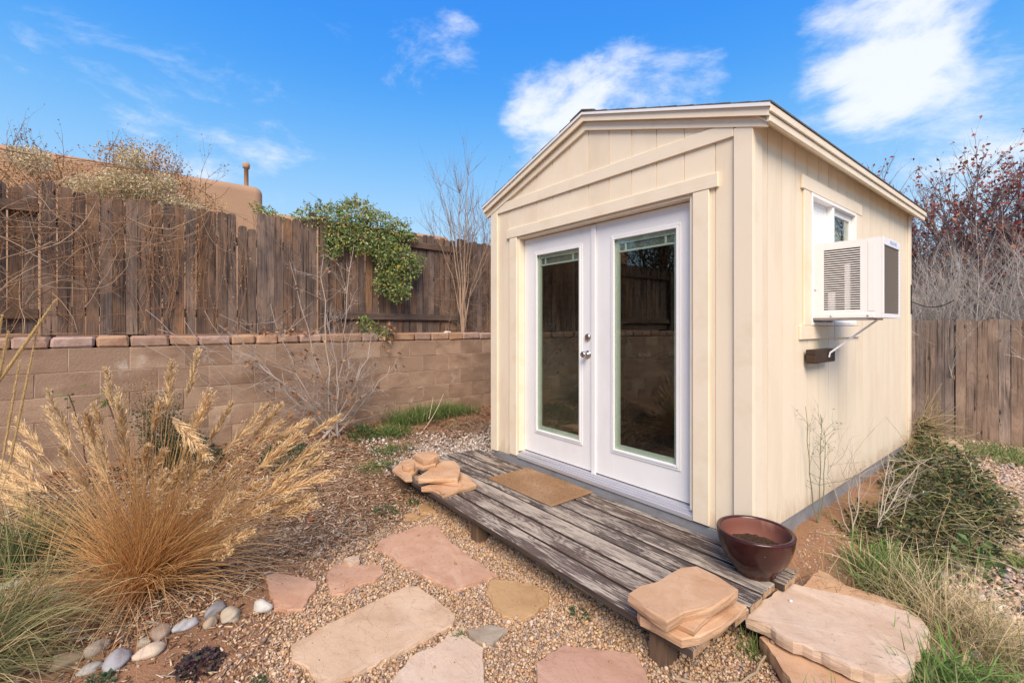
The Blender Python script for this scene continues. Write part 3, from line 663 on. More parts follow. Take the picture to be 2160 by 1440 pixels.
def planks_front(y0, y1, opening, flip=False):
    gs = [SX0] + [-2.334 + 0.2115 * k for k in range(12)] ; gs = [g for g in gs if g < SX1 - .03] + [SX1]
    for a, b in zip(gs[:-1], gs[1:]):
        a += GAP; b -= GAP
        zones = [(a, b, ZB, None)]
        if opening and b > DX0 and a < DX1:
            zones = [(a, b, DZ1, None)]
            if a < DX0: zones.append((a, DX0, ZB, DZ1))
            if b > DX1: zones.append((DX1, b, ZB, DZ1))
        for xa, xb, za, zt in zones:
            if zt is None:
                poly = [(xa, za), (xb, za), (xb, under(xb))]
                if xa < PX < xb: poly.append((PX, under(PX)))
                poly.append((xa, under(xa)))
            else: poly = [(xa, za), (xb, za), (xb, zt), (xa, zt)]
            V, F = prism_xz(poly, y0, y1)
            sgn = 1 if y0 < 1 else -1; ym_ = y0 + .0062 if sgn > 0 else y1 - .0062   # groove lip behind the face
            V2, F2 = prism_xz([(xx + (GAP - .0004) * (-1 if abs(xx - xa) < 1e-6 else 1 if abs(xx - xb) < 1e-6 else 0), zz2) for xx, zz2 in poly], min(ym_, ym_ + sgn * .006), max(ym_, ym_ + sgn * .006))
            n_ = len(V); center_ob('siding_plank', np.concatenate([V, V2]), F + [[i + n_ for i in f] for f in F2], MAT['siding_low' if za < ZB + .01 else 'siding'], shed)
planks_front(0.0, 0.0125, True)
planks_front(SY1 - .0125, SY1, False)
def planks_side(x0, x1, win):
    gs = [0.0125] + [0.216 + 0.2125 * k for k in range(17)] + [SY1 - 0.0125]
    zt = under(0) + .004
    for a, b in zip(gs[:-1], gs[1:]):
        a += GAP; b -= GAP
        zones = [(a, b, ZB, zt)]
        if win and b > WY0 and a < WY1:
            zones = [(a, b, ZB, WZ0), (a, b, WZ1, zt)]
            if a < WY0: zones.append((a, WY0, WZ0, WZ1))
            if b > WY1: zones.append((WY1, b, WZ0, WZ1))
        for ya, yb, za, zb_ in zones:
            if yb - ya < .004: continue
            V, F = prism_yz([(ya, za), (yb, za), (yb, zb_), (ya, zb_)], x0, x1)
            g_ = GAP - .0004; xo = (x1 - .0115, x1 - .0062) if x1 > -1 else (x0 + .0062, x0 + .0115)
            V2, F2 = prism_yz([(ya - g_, za + .001), (yb + g_, za + .001), (yb + g_, zb_ - .001), (ya - g_, zb_ - .001)], *xo)
            n_ = len(V); center_ob('siding_plank', np.concatenate([V, V2]), F + [[i + n_ for i in f] for f in F2], MAT['siding_low' if za < ZB + .01 else 'siding'], shed)
planks_side(-0.0125, 0.0, True)
planks_side(SX0, SX0 + 0.0125, False)
# trim boards
tb = lambda *a: box('trim_board', *a, MAT['trim'], shed, 0.003)
tb(-0.097, 0.0165, -0.018, 0.0, ZB - .004, 2.715)
tb(0.0, 0.0165, 0.001, 0.107, ZB, 2.722)
tb(SX0 - 0.0165, -2.503, -0.018, 0.0, ZB - .004, 2.715)
tb(SX0 - .0165, SX0, 0.001, 0.09, ZB, 2.70)
tb(0.0, 0.0165, SY1 - 0.095, SY1 + 0.012, ZB, 2.722)
tbx = lambda *a: box('trim_board', *a, MAT['trim_x'], shed, 0.003)
tbx(-2.5015, -0.0985, -0.0175, 0.0, 2.668, 2.762)
tbx(-2.345, -0.192, -0.021, 0.0, 2.388, 2.478)
tb(-2.30, -2.19, -0.018, 0.0, 0.275, 2.3865)
tb(-0.362, -0.252, -0.018, 0.0, 0.262, 2.3865)
tbx2 = lambda *a: box('trim_board', *a, MAT['trim'], shed, 0.003)
tbx2(0.0, 0.019, 0.725, 2.04, 2.472, 2.566)
tbx2(0.0, 0.0165, 0.765, 0.872, 1.528, 2.4705)
tbx2(0.0, 0.0165, 1.90, 2.00, 1.528, 2.4705)
tbx2(0.0, 0.0165, 0.70, 1.99, 1.432, 1.5265)
# gable frieze boards under the rake
for s in (-1, 1):
    xe = SX1 + 0.095 if s > 0 else SX0 - 0.085
    a, b = (PX, xe) if s > 0 else (xe, PX)
    V, F = prism_xz([(a, roof_top(a) - .135 if a == PX else roof_top(a) - .125), (b, roof_top(b) - .135 if b == PX else roof_top(b) - .125), (b, roof_top(b) - .058), (a, roof_top(a) - .058)], -0.024, -0.0005)
    center_ob('frieze_board', V, F, MAT['trim_x'], shed)
# roof
roof = ob('roof', None, None, shed, (PX, 1.9, 2.7))
YF, YR = -0.055, 3.885; EX1 = 0.118; EX0 = 2 * PX - EX1
for s in (-1, 1):
    xe = EX1 if s > 0 else EX0
    V, F = prism_xz([(PX, PEAK - .05), (xe, roof_top(xe) - .05), (xe, roof_top(xe) - .012), (PX, PEAK - .012)][::s], YF + .018, YR - .018); center_ob('sheathing', V, F, MAT['trim'], roof)
    # rake mouldings front and back, with a drip edge
    for ya, yb in ((YF, YF + .0175), (YR - .0175, YR)):
        V, F = prism_xz([(PX, PEAK - .070), (xe, roof_top(xe) - .070), (xe, roof_top(xe) - .010), (PX, PEAK - .010)], ya, yb); center_ob('rake_board', V, F, MAT['trim_x'], roof)
    V, F = prism_xz([(PX, PEAK - .022), (xe + s * .012, roof_top(xe) - .026), (xe + s * .012, roof_top(xe) - .006), (PX, PEAK - .004)], YF - .014, YF - .001); center_ob('drip_edge', V, F, MAT['white'], roof)
    # eave fascia and sloping soffit
    xa, xb = (xe - .020, xe) if s > 0 else (xe, xe + .020)
    box('fascia', xa, xb, YF + .0185, YR - .0185, roof_top(xe) - .098, roof_top(xe) - .0515, MAT['trim_x'], roof)
    box('eave_moulding', xb + .0005 if s > 0 else xa - .0125, xb + .0125 if s > 0 else xa - .0005, YF, YR, roof_top(xe) - .052, roof_top(xe) - .006, MAT['trim_x'], roof)
    xi = SX1 if s > 0 else SX0
    V, F = prism_xz([(xi, under(xi) - .002), (xa if s > 0 else xb, roof_top(xe) - .094), (xa if s > 0 else xb, roof_top(xe) - .082), (xi, under(xi) + .010)][::s], YF + .019, YR - .019); center_ob('soffit', V, F, MAT['trim'], roof)
    # shingle courses, each lapping the one below
    nC = 12; run = abs(xe - PX) + .006
    for k in range(nC):
        u0 = run * (1 - (k + 0) / nC) + (.012 if k == 0 else 0.02); u1 = run * (1 - (k + 1) / nC)
        xa2, xb2 = PX + s * u1, PX + s * u0
        za = PEAK - SL * u1; zb2 = PEAK - SL * u0
        V, F = prism_xz([(xb2, zb2 + .000), (xb2, zb2 + .010), (xa2, za + .005), (xa2, za - .001)][::-s], YF - .012 + .003 * math.sin(k * 2.3), YR + .015); center_ob('shingle_course', V, F, MAT['shingle'], roof)
V, F = prism_xz([(PX - .13, roof_top(PX - .13) + .010), (PX, PEAK + .012), (PX + .13, roof_top(PX + .13) + .010), (PX + .13, roof_top(PX + .13) + .019), (PX, PEAK + .022), (PX - .13, roof_top(PX - .13) + .019)], YF - .013, YR + .02); center_ob('ridge_cap', V, F, MAT['shingle'], roof)
# skids and threshold
box('skid', SX0 + .02, SX1 - .013, 0.0, 0.10, 0.06, ZB - .006, MAT['grey_skid'], shed, .004)
box('skid', -0.075, -0.012, 0.102, SY1 - .02, 0.02, ZB - .006, MAT['grey_skid'], shed, .004)
box('skid', SX0 + .012, SX0 + .075, 0.102, SY1 - .02, 0.02, ZB - .006, MAT['grey_skid'], shed, .004)
th = join_boxes([(DX0 + .001, DX1 + .012, -0.012, 0.108, 0.256, 0.288), (DX0 + .001, DX1 + .012, 0.004, 0.108, 0.288, 0.300), (DX0 + .001, DX1 + .012, 0.022, 0.108, 0.300, 0.312), (DX0 + .001, DX1 + .012, 0.040, 0.108, 0.312, 0.320)], .0025)
center_ob('threshold', *th, MAT['alu'], shed)
# door frame
V, F = join_boxes([(DX0 + .0005, -2.172, 0.0, 0.13, 0.3205, 2.3845), (-0.392, DX1 - .0005, 0.0, 0.13, 0.3205, 2.3845), (-2.1715, -0.3925, 0.0, 0.13, 2.366, 2.3845)], .002)
center_ob('door_frame', V, F, MAT['trim'], shed)

glass = bpy.data.materials.new('window_glass'); glass.use_nodes = True
nt = glass.node_tree; nt.nodes.clear()
o_ = nt.nodes.new('ShaderNodeOutputMaterial'); mx_ = nt.nodes.new('ShaderNodeMixShader'); tr_ = nt.nodes.new('ShaderNodeBsdfTransparent'); gl_ = nt.nodes.new('ShaderNodeBsdfGlossy'); fz_ = nt.nodes.new('ShaderNodeLayerWeight')
tr_.inputs[0].default_value = (0.86, 0.90, 0.86, 1); gl_.inputs['Roughness'].default_value = 0.004; fz_.inputs[0].default_value = 0.5
pw_ = nt.nodes.new('ShaderNodeMath'); pw_.operation = 'POWER'; nt.links.new(fz_.outputs['Facing'], pw_.inputs[0]); pw_.inputs[1].default_value = 4.0
ma_ = nt.nodes.new('ShaderNodeMath'); ma_.operation = 'MULTIPLY_ADD'; nt.links.new(pw_.outputs[0], ma_.inputs[0]); ma_.inputs[1].default_value = 0.85; ma_.inputs[2].default_value = 0.085
gl_.inputs['Color'].default_value = (0.95, 0.97, 0.95, 1)
nt.links.new(ma_.outputs[0], mx_.inputs[0]); nt.links.new(tr_.outputs[0], mx_.inputs[1]); nt.links.new(gl_.outputs[0], mx_.inputs[2]); nt.links.new(mx_.outputs[0], o_.inputs[0])
MAT['glass'] = glass
MAT['spacer'] = mat('pane_edge', (0.62, 0.67, 0.62), 0.5)
MAT['slat'] = mat('blind_slat', (0.27, 0.28, 0.27), 0.6)

def frame_boxes(x0, x1, z0, z1, w, y0, y1):
    return [(x0, x0 + w, y0, y1, z0, z1), (x1 - w, x1, y0, y1, z0, z1), (x0 + w, x1 - w, y0, y1, z0, z0 + w), (x0 + w, x1 - w, y0, y1, z1 - w, z1)]
def door_leaf(x0, x1, gx0, gx1, gz0, gz1, left):
    yd = 0.07
    lo = [(x0, gx0, yd, yd + .044, .33, 2.36), (gx1, x1, yd, yd + .044, .33, 2.36), (gx0, gx1, yd, yd + .044, .33, gz0), (gx0, gx1, yd, yd + .044, gz1, 2.36)]
    d = center_ob('door', *join_boxes(lo, .0008), MAT['white'], shed)
    d['label'] = 'left white door leaf with knob and deadbolt' if left else 'right white door leaf without a knob'
    # raised moulding round the glass, in two steps
    center_ob('moulding', *join_boxes(frame_boxes(gx0 - .030, gx1 + .030, gz0 - .034, gz1 + .034, .018, yd - .0075, yd - .0002) + frame_boxes(gx0 - .0125, gx1 + .0125, gz0 - .0165, gz1 + .0165, .0185, yd - .013, yd - .0003), .003), MAT['white'], d)
    p = np_mesh('pane', *bbox(gx1 - gx0 - .002, .004, gz1 - gz0 - .002, .0005)); p.materials.append(glass)
    ob('pane', p, None, d, ((gx0 + gx1) / 2, yd + .009, (gz0 + gz1) / 2))
    # spacer frame of the double glazing, with raised blind and its false grille behind the glass
    center_ob('spacer_frame', *join_boxes(frame_boxes(gx0 + .001, gx1 - .001, gz0 + .001, gz1 - .001, .034, yd + .016, yd + .034), .001), MAT['spacer'], d)
    gb = gz1 - .095
    center_ob('grille_bar', *join_boxes([(gx0 + .036, gx1 - .036, yd + .018, yd + .026, gb - .008, gb + .008)] + [(xx - .008, xx + .008, yd + .018, yd + .026, gb + .0085, gz1 - .036) for xx in (gx0 + .095, gx1 - .105)], .001), MAT['spacer'], d)
    for k in range(5):
        z = gb + .014 + k * .0095
        box('blind_slat', gx0 + .037, gx1 - .037, yd + .0275, yd + .0335, z, z + .0075, MAT['slat'], d, .001)
    if left:
        box('astragal', x1 - .012, x1 + .034, yd - .016, yd - .0006, .318, 2.352, MAT['white'], d, .004)
        def knob(prof, z, nm):
            V, F = lathe(prof, 22); V = V[:, [0, 2, 1]] * np.array([1, -1, 1]); 
            V = V + np.array([-1.346, yd - .0005, z]); F = [f for f in F]
            center_ob(nm, V, F, MAT['steel'], d, smooth=True)
        knob([(0.0, 0), (0.034, 0.0), (0.034, 0.004), (0.029, 0.010), (0.014, 0.013), (0.012, 0.034), (0.018, 0.040), (0.0265, 0.048), (0.0275, 0.058), (0.024, 0.068), (0.012, 0.072), (0.0095, .0705), (0.002, .0705)], 1.291, 'door_knob')
        knob([(0.0, 0), (0.031, 0.0), (0.031, 0.006), (0.027, 0.013), (0.019, 0.016), (0.016, 0.0155), (0.002, .0155)], 1.433, 'deadbolt')
    return d
door_leaf(-2.168, -1.2875, -1.986, -1.434, 0.555, 2.19, True)
door_leaf(-1.2815, -0.395, -1.072, -0.524, 0.565, 2.20, False)

# side window
win = ob('window', None, None, shed, (0, 1.385, 1.53))
yv = lambda a: a
def fy(name, bxs, m, b=.002): return center_ob(name, *join_boxes(bxs, b), m, win)
fy('frame', [(-.06, .020, WY0 + .0005, WY0 + .024, WZ0, WZ1 - .0005), (-.06, .020, WY1 - .024, WY1 - .0005, WZ0, WZ1 - .0005), (-.06, .020, WY0 + .0245, WY1 - .0245, WZ1 - .026, WZ1 - .001), (-.06, .020, WY0 + .0245, WY1 - .0245, WZ0, WZ0 + .024)], MAT['vinyl'])
ym = 1.355
fy('mullion', [(-.055, .012, ym - .016, ym + .016, WZ0 + .0245, WZ1 - .0265)], MAT['vinyl'])
for a, b in ((WY0 + .025, ym - .0165), (ym + .0165, WY1 - .025)):
    x = -.012 if a > 1 else -.03
    fy('sash', [(x - .02, x, a, a + .045, WZ0 + .025, WZ1 - .027), (x - .02, x, b - .045, b, WZ0 + .025, WZ1 - .027), (x - .02, x, a + .0455, b - .0455, WZ1 - .075, WZ1 - .027), (x - .02, x, a + .0455, b - .0455, WZ0 + .025, WZ0 + .07)], MAT['vinyl'])
    if a < 1: continue
    p = np_mesh('pane', *bbox(.004, b - a - .09, WZ1 - WZ0 - .15, .0005)); p.materials.append(glass)
    ob('pane', p, None, win, (x - .012, (a + b) / 2, (WZ0 + WZ1) / 2))
fy('filler_panel', [(-.046, -.0335, WY0 + .068, ym - .06, WZ0 + .068, WZ1 - .073)], MAT['vinyl'])
fy('curtain', [(-.090, -.082, ym + .02, WY1 - .03, WZ0 + .05, WZ1 - .05)], MAT['spacer'])
# wood block that takes the bracket of the air conditioner
mb = box('mounting_block', 0.0175, 0.078, 0.775, 1.16, 1.268, 1.362, MAT['dark_wood'], shed, .004)

# ------------------------------------------------------------------ air conditioner
AX1, AY0, AY1, AZ0, AZ1 = 0.405, 0.905, 1.325, 1.578, 2.10
ac = thing('air_conditioner', 'white window air conditioner jutting from the shed side wall', 'appliance', (0.2, 1.115, 1.55))
t = .004; lx0, lx1, lz0, lz1 = 0.085, 0.292, 1.635, 2.055
shell = [(-.05, AX1, AY0, AY1, AZ1 - t, AZ1), (-.05, AX1, AY0, AY1, AZ0, AZ0 + t), (-.05, AX1, AY1 - t, AY1, AZ0 + t, AZ1 - t),
         (-.05, lx0, AY0, AY0 + t, AZ0 + t, AZ1 - t), (lx1, AX1, AY0, AY0 + t, AZ0 + t, AZ1 - t), (lx0, lx1, AY0, AY0 + t, AZ0 + t, lz0), (lx0, lx1, AY0, AY0 + t, lz1, AZ1 - t)]
center_ob('housing', *join_boxes(shell, .0015), MAT['ac_white'], ac)
n = 27; st = (lz1 - lz0) / n
for k in range(n):
    z = lz0 + st * (k + .5)
    V, F = bbox(lx1 - lx0 + .004, .0045, st * .42, .001)
    me = _bm.get('louvre') or np_mesh('louvre', V, F); _bm['louvre'] = me
    if not me.materials: me.materials.append(MAT['ac_white'])
    ob('louvre', me, None, ac, ((lx0 + lx1) / 2, AY0 + .0022, z + st * .29))
box('cooling_core', .02, AX1 - .07, AY0 + .07, AY1 - .01, AZ0 + .01, AZ1 - .012, MAT['ac_dark'], ac)
V, F = join_boxes([(.20, .23, AY0 + .02, AY0 + .05, AZ0 + .02, 1.95), (.10, .14, AY0 + .03, AY0 + .055, AZ0 + .02, 1.76)], .002); center_ob('inner_bracket', V, F, MAT['ac_white'], ac)
center_ob('base_rail', *join_boxes([(-.045, AX1 - .035, AY0 - .006, AY0 - .0005, AZ0 + .002, AZ0 + .030)], .002), MAT['ac_white'], ac)
center_ob('side_crease', *join_boxes([(.335, .372, AY0 - .0022, AY0 - .0003, AZ0 + .045, AZ1 - .02)], .001), MAT['ac_white'], ac)
for x, z in ((-.012, AZ0 + .016), (.13, AZ0 + .016), (.335, AZ0 + .016), (.035, 1.78)):
    V, F = lathe([(.007, 0), (.0065, .003), (.003, .0045), (0.0004, .0047)], 10); V = V[:, [0, 2, 1]] * np.array([1, -1, 1]) + np.array([x, AY0 - (.006 if z < 1.7 else 0), z])
    center_ob('screw', V, F, MAT['steel'], ac, smooth=True)
# rear face with its coil behind an expanded-metal guard
center_ob('rear_frame', *join_boxes([(AX1 + .0005, AX1 + .010, AY0 + .0, AY1, AZ1 - .050, AZ1), (AX1 + .0005, AX1 + .010, AY0, AY1, AZ0 + .0, AZ0 + .028), (AX1 + .0005, AX1 + .010, AY0, AY0 + .022, AZ0 + .0285, AZ1 - .0505), (AX1 + .0005, AX1 + .010, AY1 - .026, AY1, AZ0 + .0285, AZ1 - .0505)], .0015), MAT['ac_white'], ac)
box('coil', AX1 - .035, AX1 - .012, AY0 + .012, AY1 - .012, AZ0 + .012, AZ1 - .03, MAT['coil'], ac, .001)
ya, yb, za, zb_ = AY0 + .022, AY1 - .026, AZ0 + .03, AZ1 - .052
Pl = []
for sgn in (-1, 1):
    for c in np.arange(-1.2, 2.4, 0.026):
        pts = []
        for yy in (ya, yb):
            zz_ = za + c * .9 + sgn * (yy - ya) * 1.9 - (0 if sgn > 0 else 0)
            pts.append((yy, zz_))
        (y1_, z1_), (y2_, z2_) = pts
        lo_, hi_ = sorted((z1_, z2_))
        if hi_ < za or lo_ > zb_: continue
        def cut(zc): return y1_ + (y2_ - y1_) * (zc - z1_) / (z2_ - z1_)
        ends = sorted([(y1_, z1_), (y2_, z2_)], key=lambda q: q[1])
        e = []
        for (yy, zq) in ends:
            if zq < za: yy, zq = cut(za), za
            if zq > zb_: yy, zq = cut(zb_), zb_
            e.append((AX1 + .003 + sgn * .0012, yy, zq))
        Pl.append(e)
V, F = tubes(np.array(Pl), np.full((len(Pl), 2), .0012), 4); stuff(center_ob('coil_guard', V, F, MAT['guard'], ac))
lab = ob('label', box_mesh(.0006, .245, .036, .0001, MAT['label']), None, ac, (AX1 + .0104, AY0 + .235, AZ1 - .0245)); lab['label'] = 'pale blue printed label above the coil'
fc = bpy.data.curves.new('print', 'FONT'); fc.body = 'FRIGIDAIRE'; fc.size = .034; fc.align_x = 'CENTER'; fc.align_y = 'CENTER'; fc.extrude = .0002
fo = bpy.data.objects.new('tmp', fc); COL.objects.link(fo)
dg = bpy.context.evaluated_depsgraph_get(); fm = bpy.data.meshes.new_from_object(fo.evaluated_get(dg)); bpy.data.objects.remove(fo)
fm.materials.clear(); fm.materials.append(MAT['print_blue'])
pr = ob('lettering', fm, None, lab, (AX1 + .0113, AY0 + .235, AZ1 - .0245)); pr.rotation_euler = (R(90), 0, R(90))
# folded steel support arm and its thin tie
def bar(name, a, b, w, h, m, parent):
    a = np.array(a); b = np.array(b); L = np.linalg.norm(b - a)
    o = ob(name, box_mesh(L, w, h, .002, m), None, parent, tuple((a + b) / 2))
    o.rotation_euler = Vector(tuple(b - a)).to_track_quat('X', 'Z').to_euler(); return o
bar('support_arm', (0.345, 1.10, AZ0 - .006), (0.088, 1.02, 1.335), .028, .012, MAT['ac_white'], ac)
bar('support_foot', (0.088, 1.02, 1.338), (0.082, 1.018, 1.302), .028, .010, MAT['ac_white'], ac)
bar('tie_rod', (0.13, .97, AZ0 - .004), (0.022, 1.35, 1.415), .006, .006, MAT['steel'], ac)
box('base_plate', .0, .33, AY0 + .01, AY1 - .04, AZ0 - .012, AZ0 - .0005, MAT['alu'], ac)

# ------------------------------------------------------------------ inside the shed
tbl = thing('work_table', 'dark table with clutter seen through the right glass door', 'table', (-1.75, 1.55, 0.292))
box('table_top', -2.42, -1.15, 1.27, 1.85, 1.15, 1.185, MAT['dark_wood'], tbl)
for xx in (-2.38, -1.19):
    for yy in (1.31, 1.81): box('leg', xx - .025, xx + .025, yy - .025, yy + .025, .292, 1.1495, MAT['dark_wood'], tbl)
MAT['bottle'] = mat('pale_bottle', (0.35, 0.34, 0.28), 0.25); MAT['cap_black'] = mat('black_cap', (0.015, 0.015, 0.015), 0.4)
bt = thing('bottle', 'small pale bottle with black cap on the table inside', 'bottle', (-1.98, 1.45, 1.185))
center_ob('bottle_body', *lathe([(.001, 1.1855), (.036, 1.186), (.038, 1.20), (.038, 1.30), (.034, 1.325), (.016, 1.345), (.0145, 1.365)], 18, (-1.98, 1.45)), MAT['bottle'], bt, smooth=True)
center_ob('bottle_cap', *lathe([(.0175, 1.3655), (.0185, 1.37), (.0185, 1.392), (.016, 1.395)], 14, (-1.98, 1.45)), MAT['cap_black'], bt, smooth=True)
for k, (xx, yy, s, lb) in enumerate(((-1.86, 1.42, .045, 'dark rock nearest the bottle on the table inside'), (-1.73, 1.45, .065, 'flat pale rock in the middle of the table inside'), (-1.56, 1.46, .075, 'larger pale rock at the right of the table inside'))):
    pts = rng.normal(size=(26, 3)); pts = unit(pts) * np.array([s, s * .8, s * .5]) * rng.uniform(.8, 1.1, (26, 1)); pts[:, 2] += 1.185 + s * .42
    V, F = hull_data(np.column_stack([pts[:, 0] + xx, pts[:, 1] + yy, np.maximum(pts[:, 2], 1.1855)]))
    tag(center_ob('rock', V, F, MAT['stone_grey'] if k else MAT['dark_wood'], None), lb, 'rock', 'rocks on the table')
# curved iron hook on the far corner of the shed side wall
MAT['iron'] = mat('black_iron', (0.012, 0.011, 0.010), 0.5)
a_ = np.linspace(0, 1, 14)
hk = thing('iron_plant_hook', 'thin black iron hook on the back corner of the shed side', 'hook', (0.02, SY1 - .04, 1.72))
P1 = np.stack([.022 + .34 * a_, np.full(14, SY1 - .03), 1.80 - .10 * np.sin(a_ * 2.6) + .05 * a_], -1)[None]
center_ob('arm', *tubes(P1, np.full((1, 14), .005), 6), MAT['iron'], hk)
P1 = np.stack([np.full(14, .022), np.full(14, SY1 - .03), np.linspace(1.66, 1.98, 14)], -1)[None]
center_ob('back_bar', *tubes(P1, np.full((1, 14), .006), 6), MAT['iron'], hk)

# ------------------------------------------------------------------ deck
deck = thing('wood_deck', 'low board deck with peeling paint in front of the shed doors', 'deck', (-1.3, -0.5, 0.0))
rd = random.Random(4)
for k in range(7):
    y0 = -1.03 + .1615 * k; y1 = min(y0 + .1405, -0.020) if k == 6 else y0 + .1405
    xl = -2.88 + rd.uniform(-.01, .02); xr = 0.235 + rd.uniform(-.012, .012) + (.02 if k > 4 else 0)
    zt = 0.20 + rd.uniform(-.002, .002)
    me = np_mesh('deck_board', *bbox(xr - xl, y1 - y0, .040, .005)); me.materials.append(MAT['deck']); me.materials.append(MAT['deck_end']); me.materials.append(MAT['deck_side'])
    me.polygons.foreach_set('material_index', np.array([1 if abs(p.normal.x) > .9 else (2 if p.normal.z < .5 else 0) for p in me.polygons], dtype=np.int32))
    ob('deck_board', me, None, deck, ((xl + xr) / 2, (y0 + y1) / 2, zt - .02))
for xx in (-2.72, -1.46, 0.03):
    box('joist', xx - .019 + .03, xx + .019 + .03, -0.93, -0.03, 0.075, 0.158, MAT['post_wood'], deck)
    box('post', xx - .045, xx + .045, -0.985, -0.895, -0.04, 0.1575, MAT['post_wood'], deck, .004)
    box('post', xx - .045, xx + .045, -0.30, -0.21, -0.04, 0.074, MAT['post_wood'], deck, .004)

# ------------------------------------------------------------------ doormat
dm = thing('doormat', 'tan coir doormat lying on the deck before the left door', 'mat', (-1.59, -0.25, 0.203))
me = np_mesh('coir_pile', *bbox(.785, .455, .011, .003)); me.materials.append(MAT['coir'])
ob('coir_pile', me, None, dm, (-1.592, -0.262, .2095), (0, 0, R(.6)))
frng = np.random.default_rng(5); n = 9000
fx_ = frng.uniform(-.392, .392, n); fy_ = frng.uniform(-.226, .226, n)
P0 = np.stack([fx_ - 1.592, fy_ - .262, np.full(n, .2145)], -1); dd = frng.normal(size=(n, 3)) * .0035; dd[:, 2] = np.abs(dd[:, 2]) + .003
fc_ = np.array([.32, .20, .10]) * frng.uniform(.65, 1.35, (n, 1))
V, F = ribbons(np.stack([P0, P0 + dd], 1), np.full((n, 2), .0014), rng=frng)
stuff(center_ob('coir_fibres', V, F, MAT['twig'], dm, cols=rep(fc_, 4)))
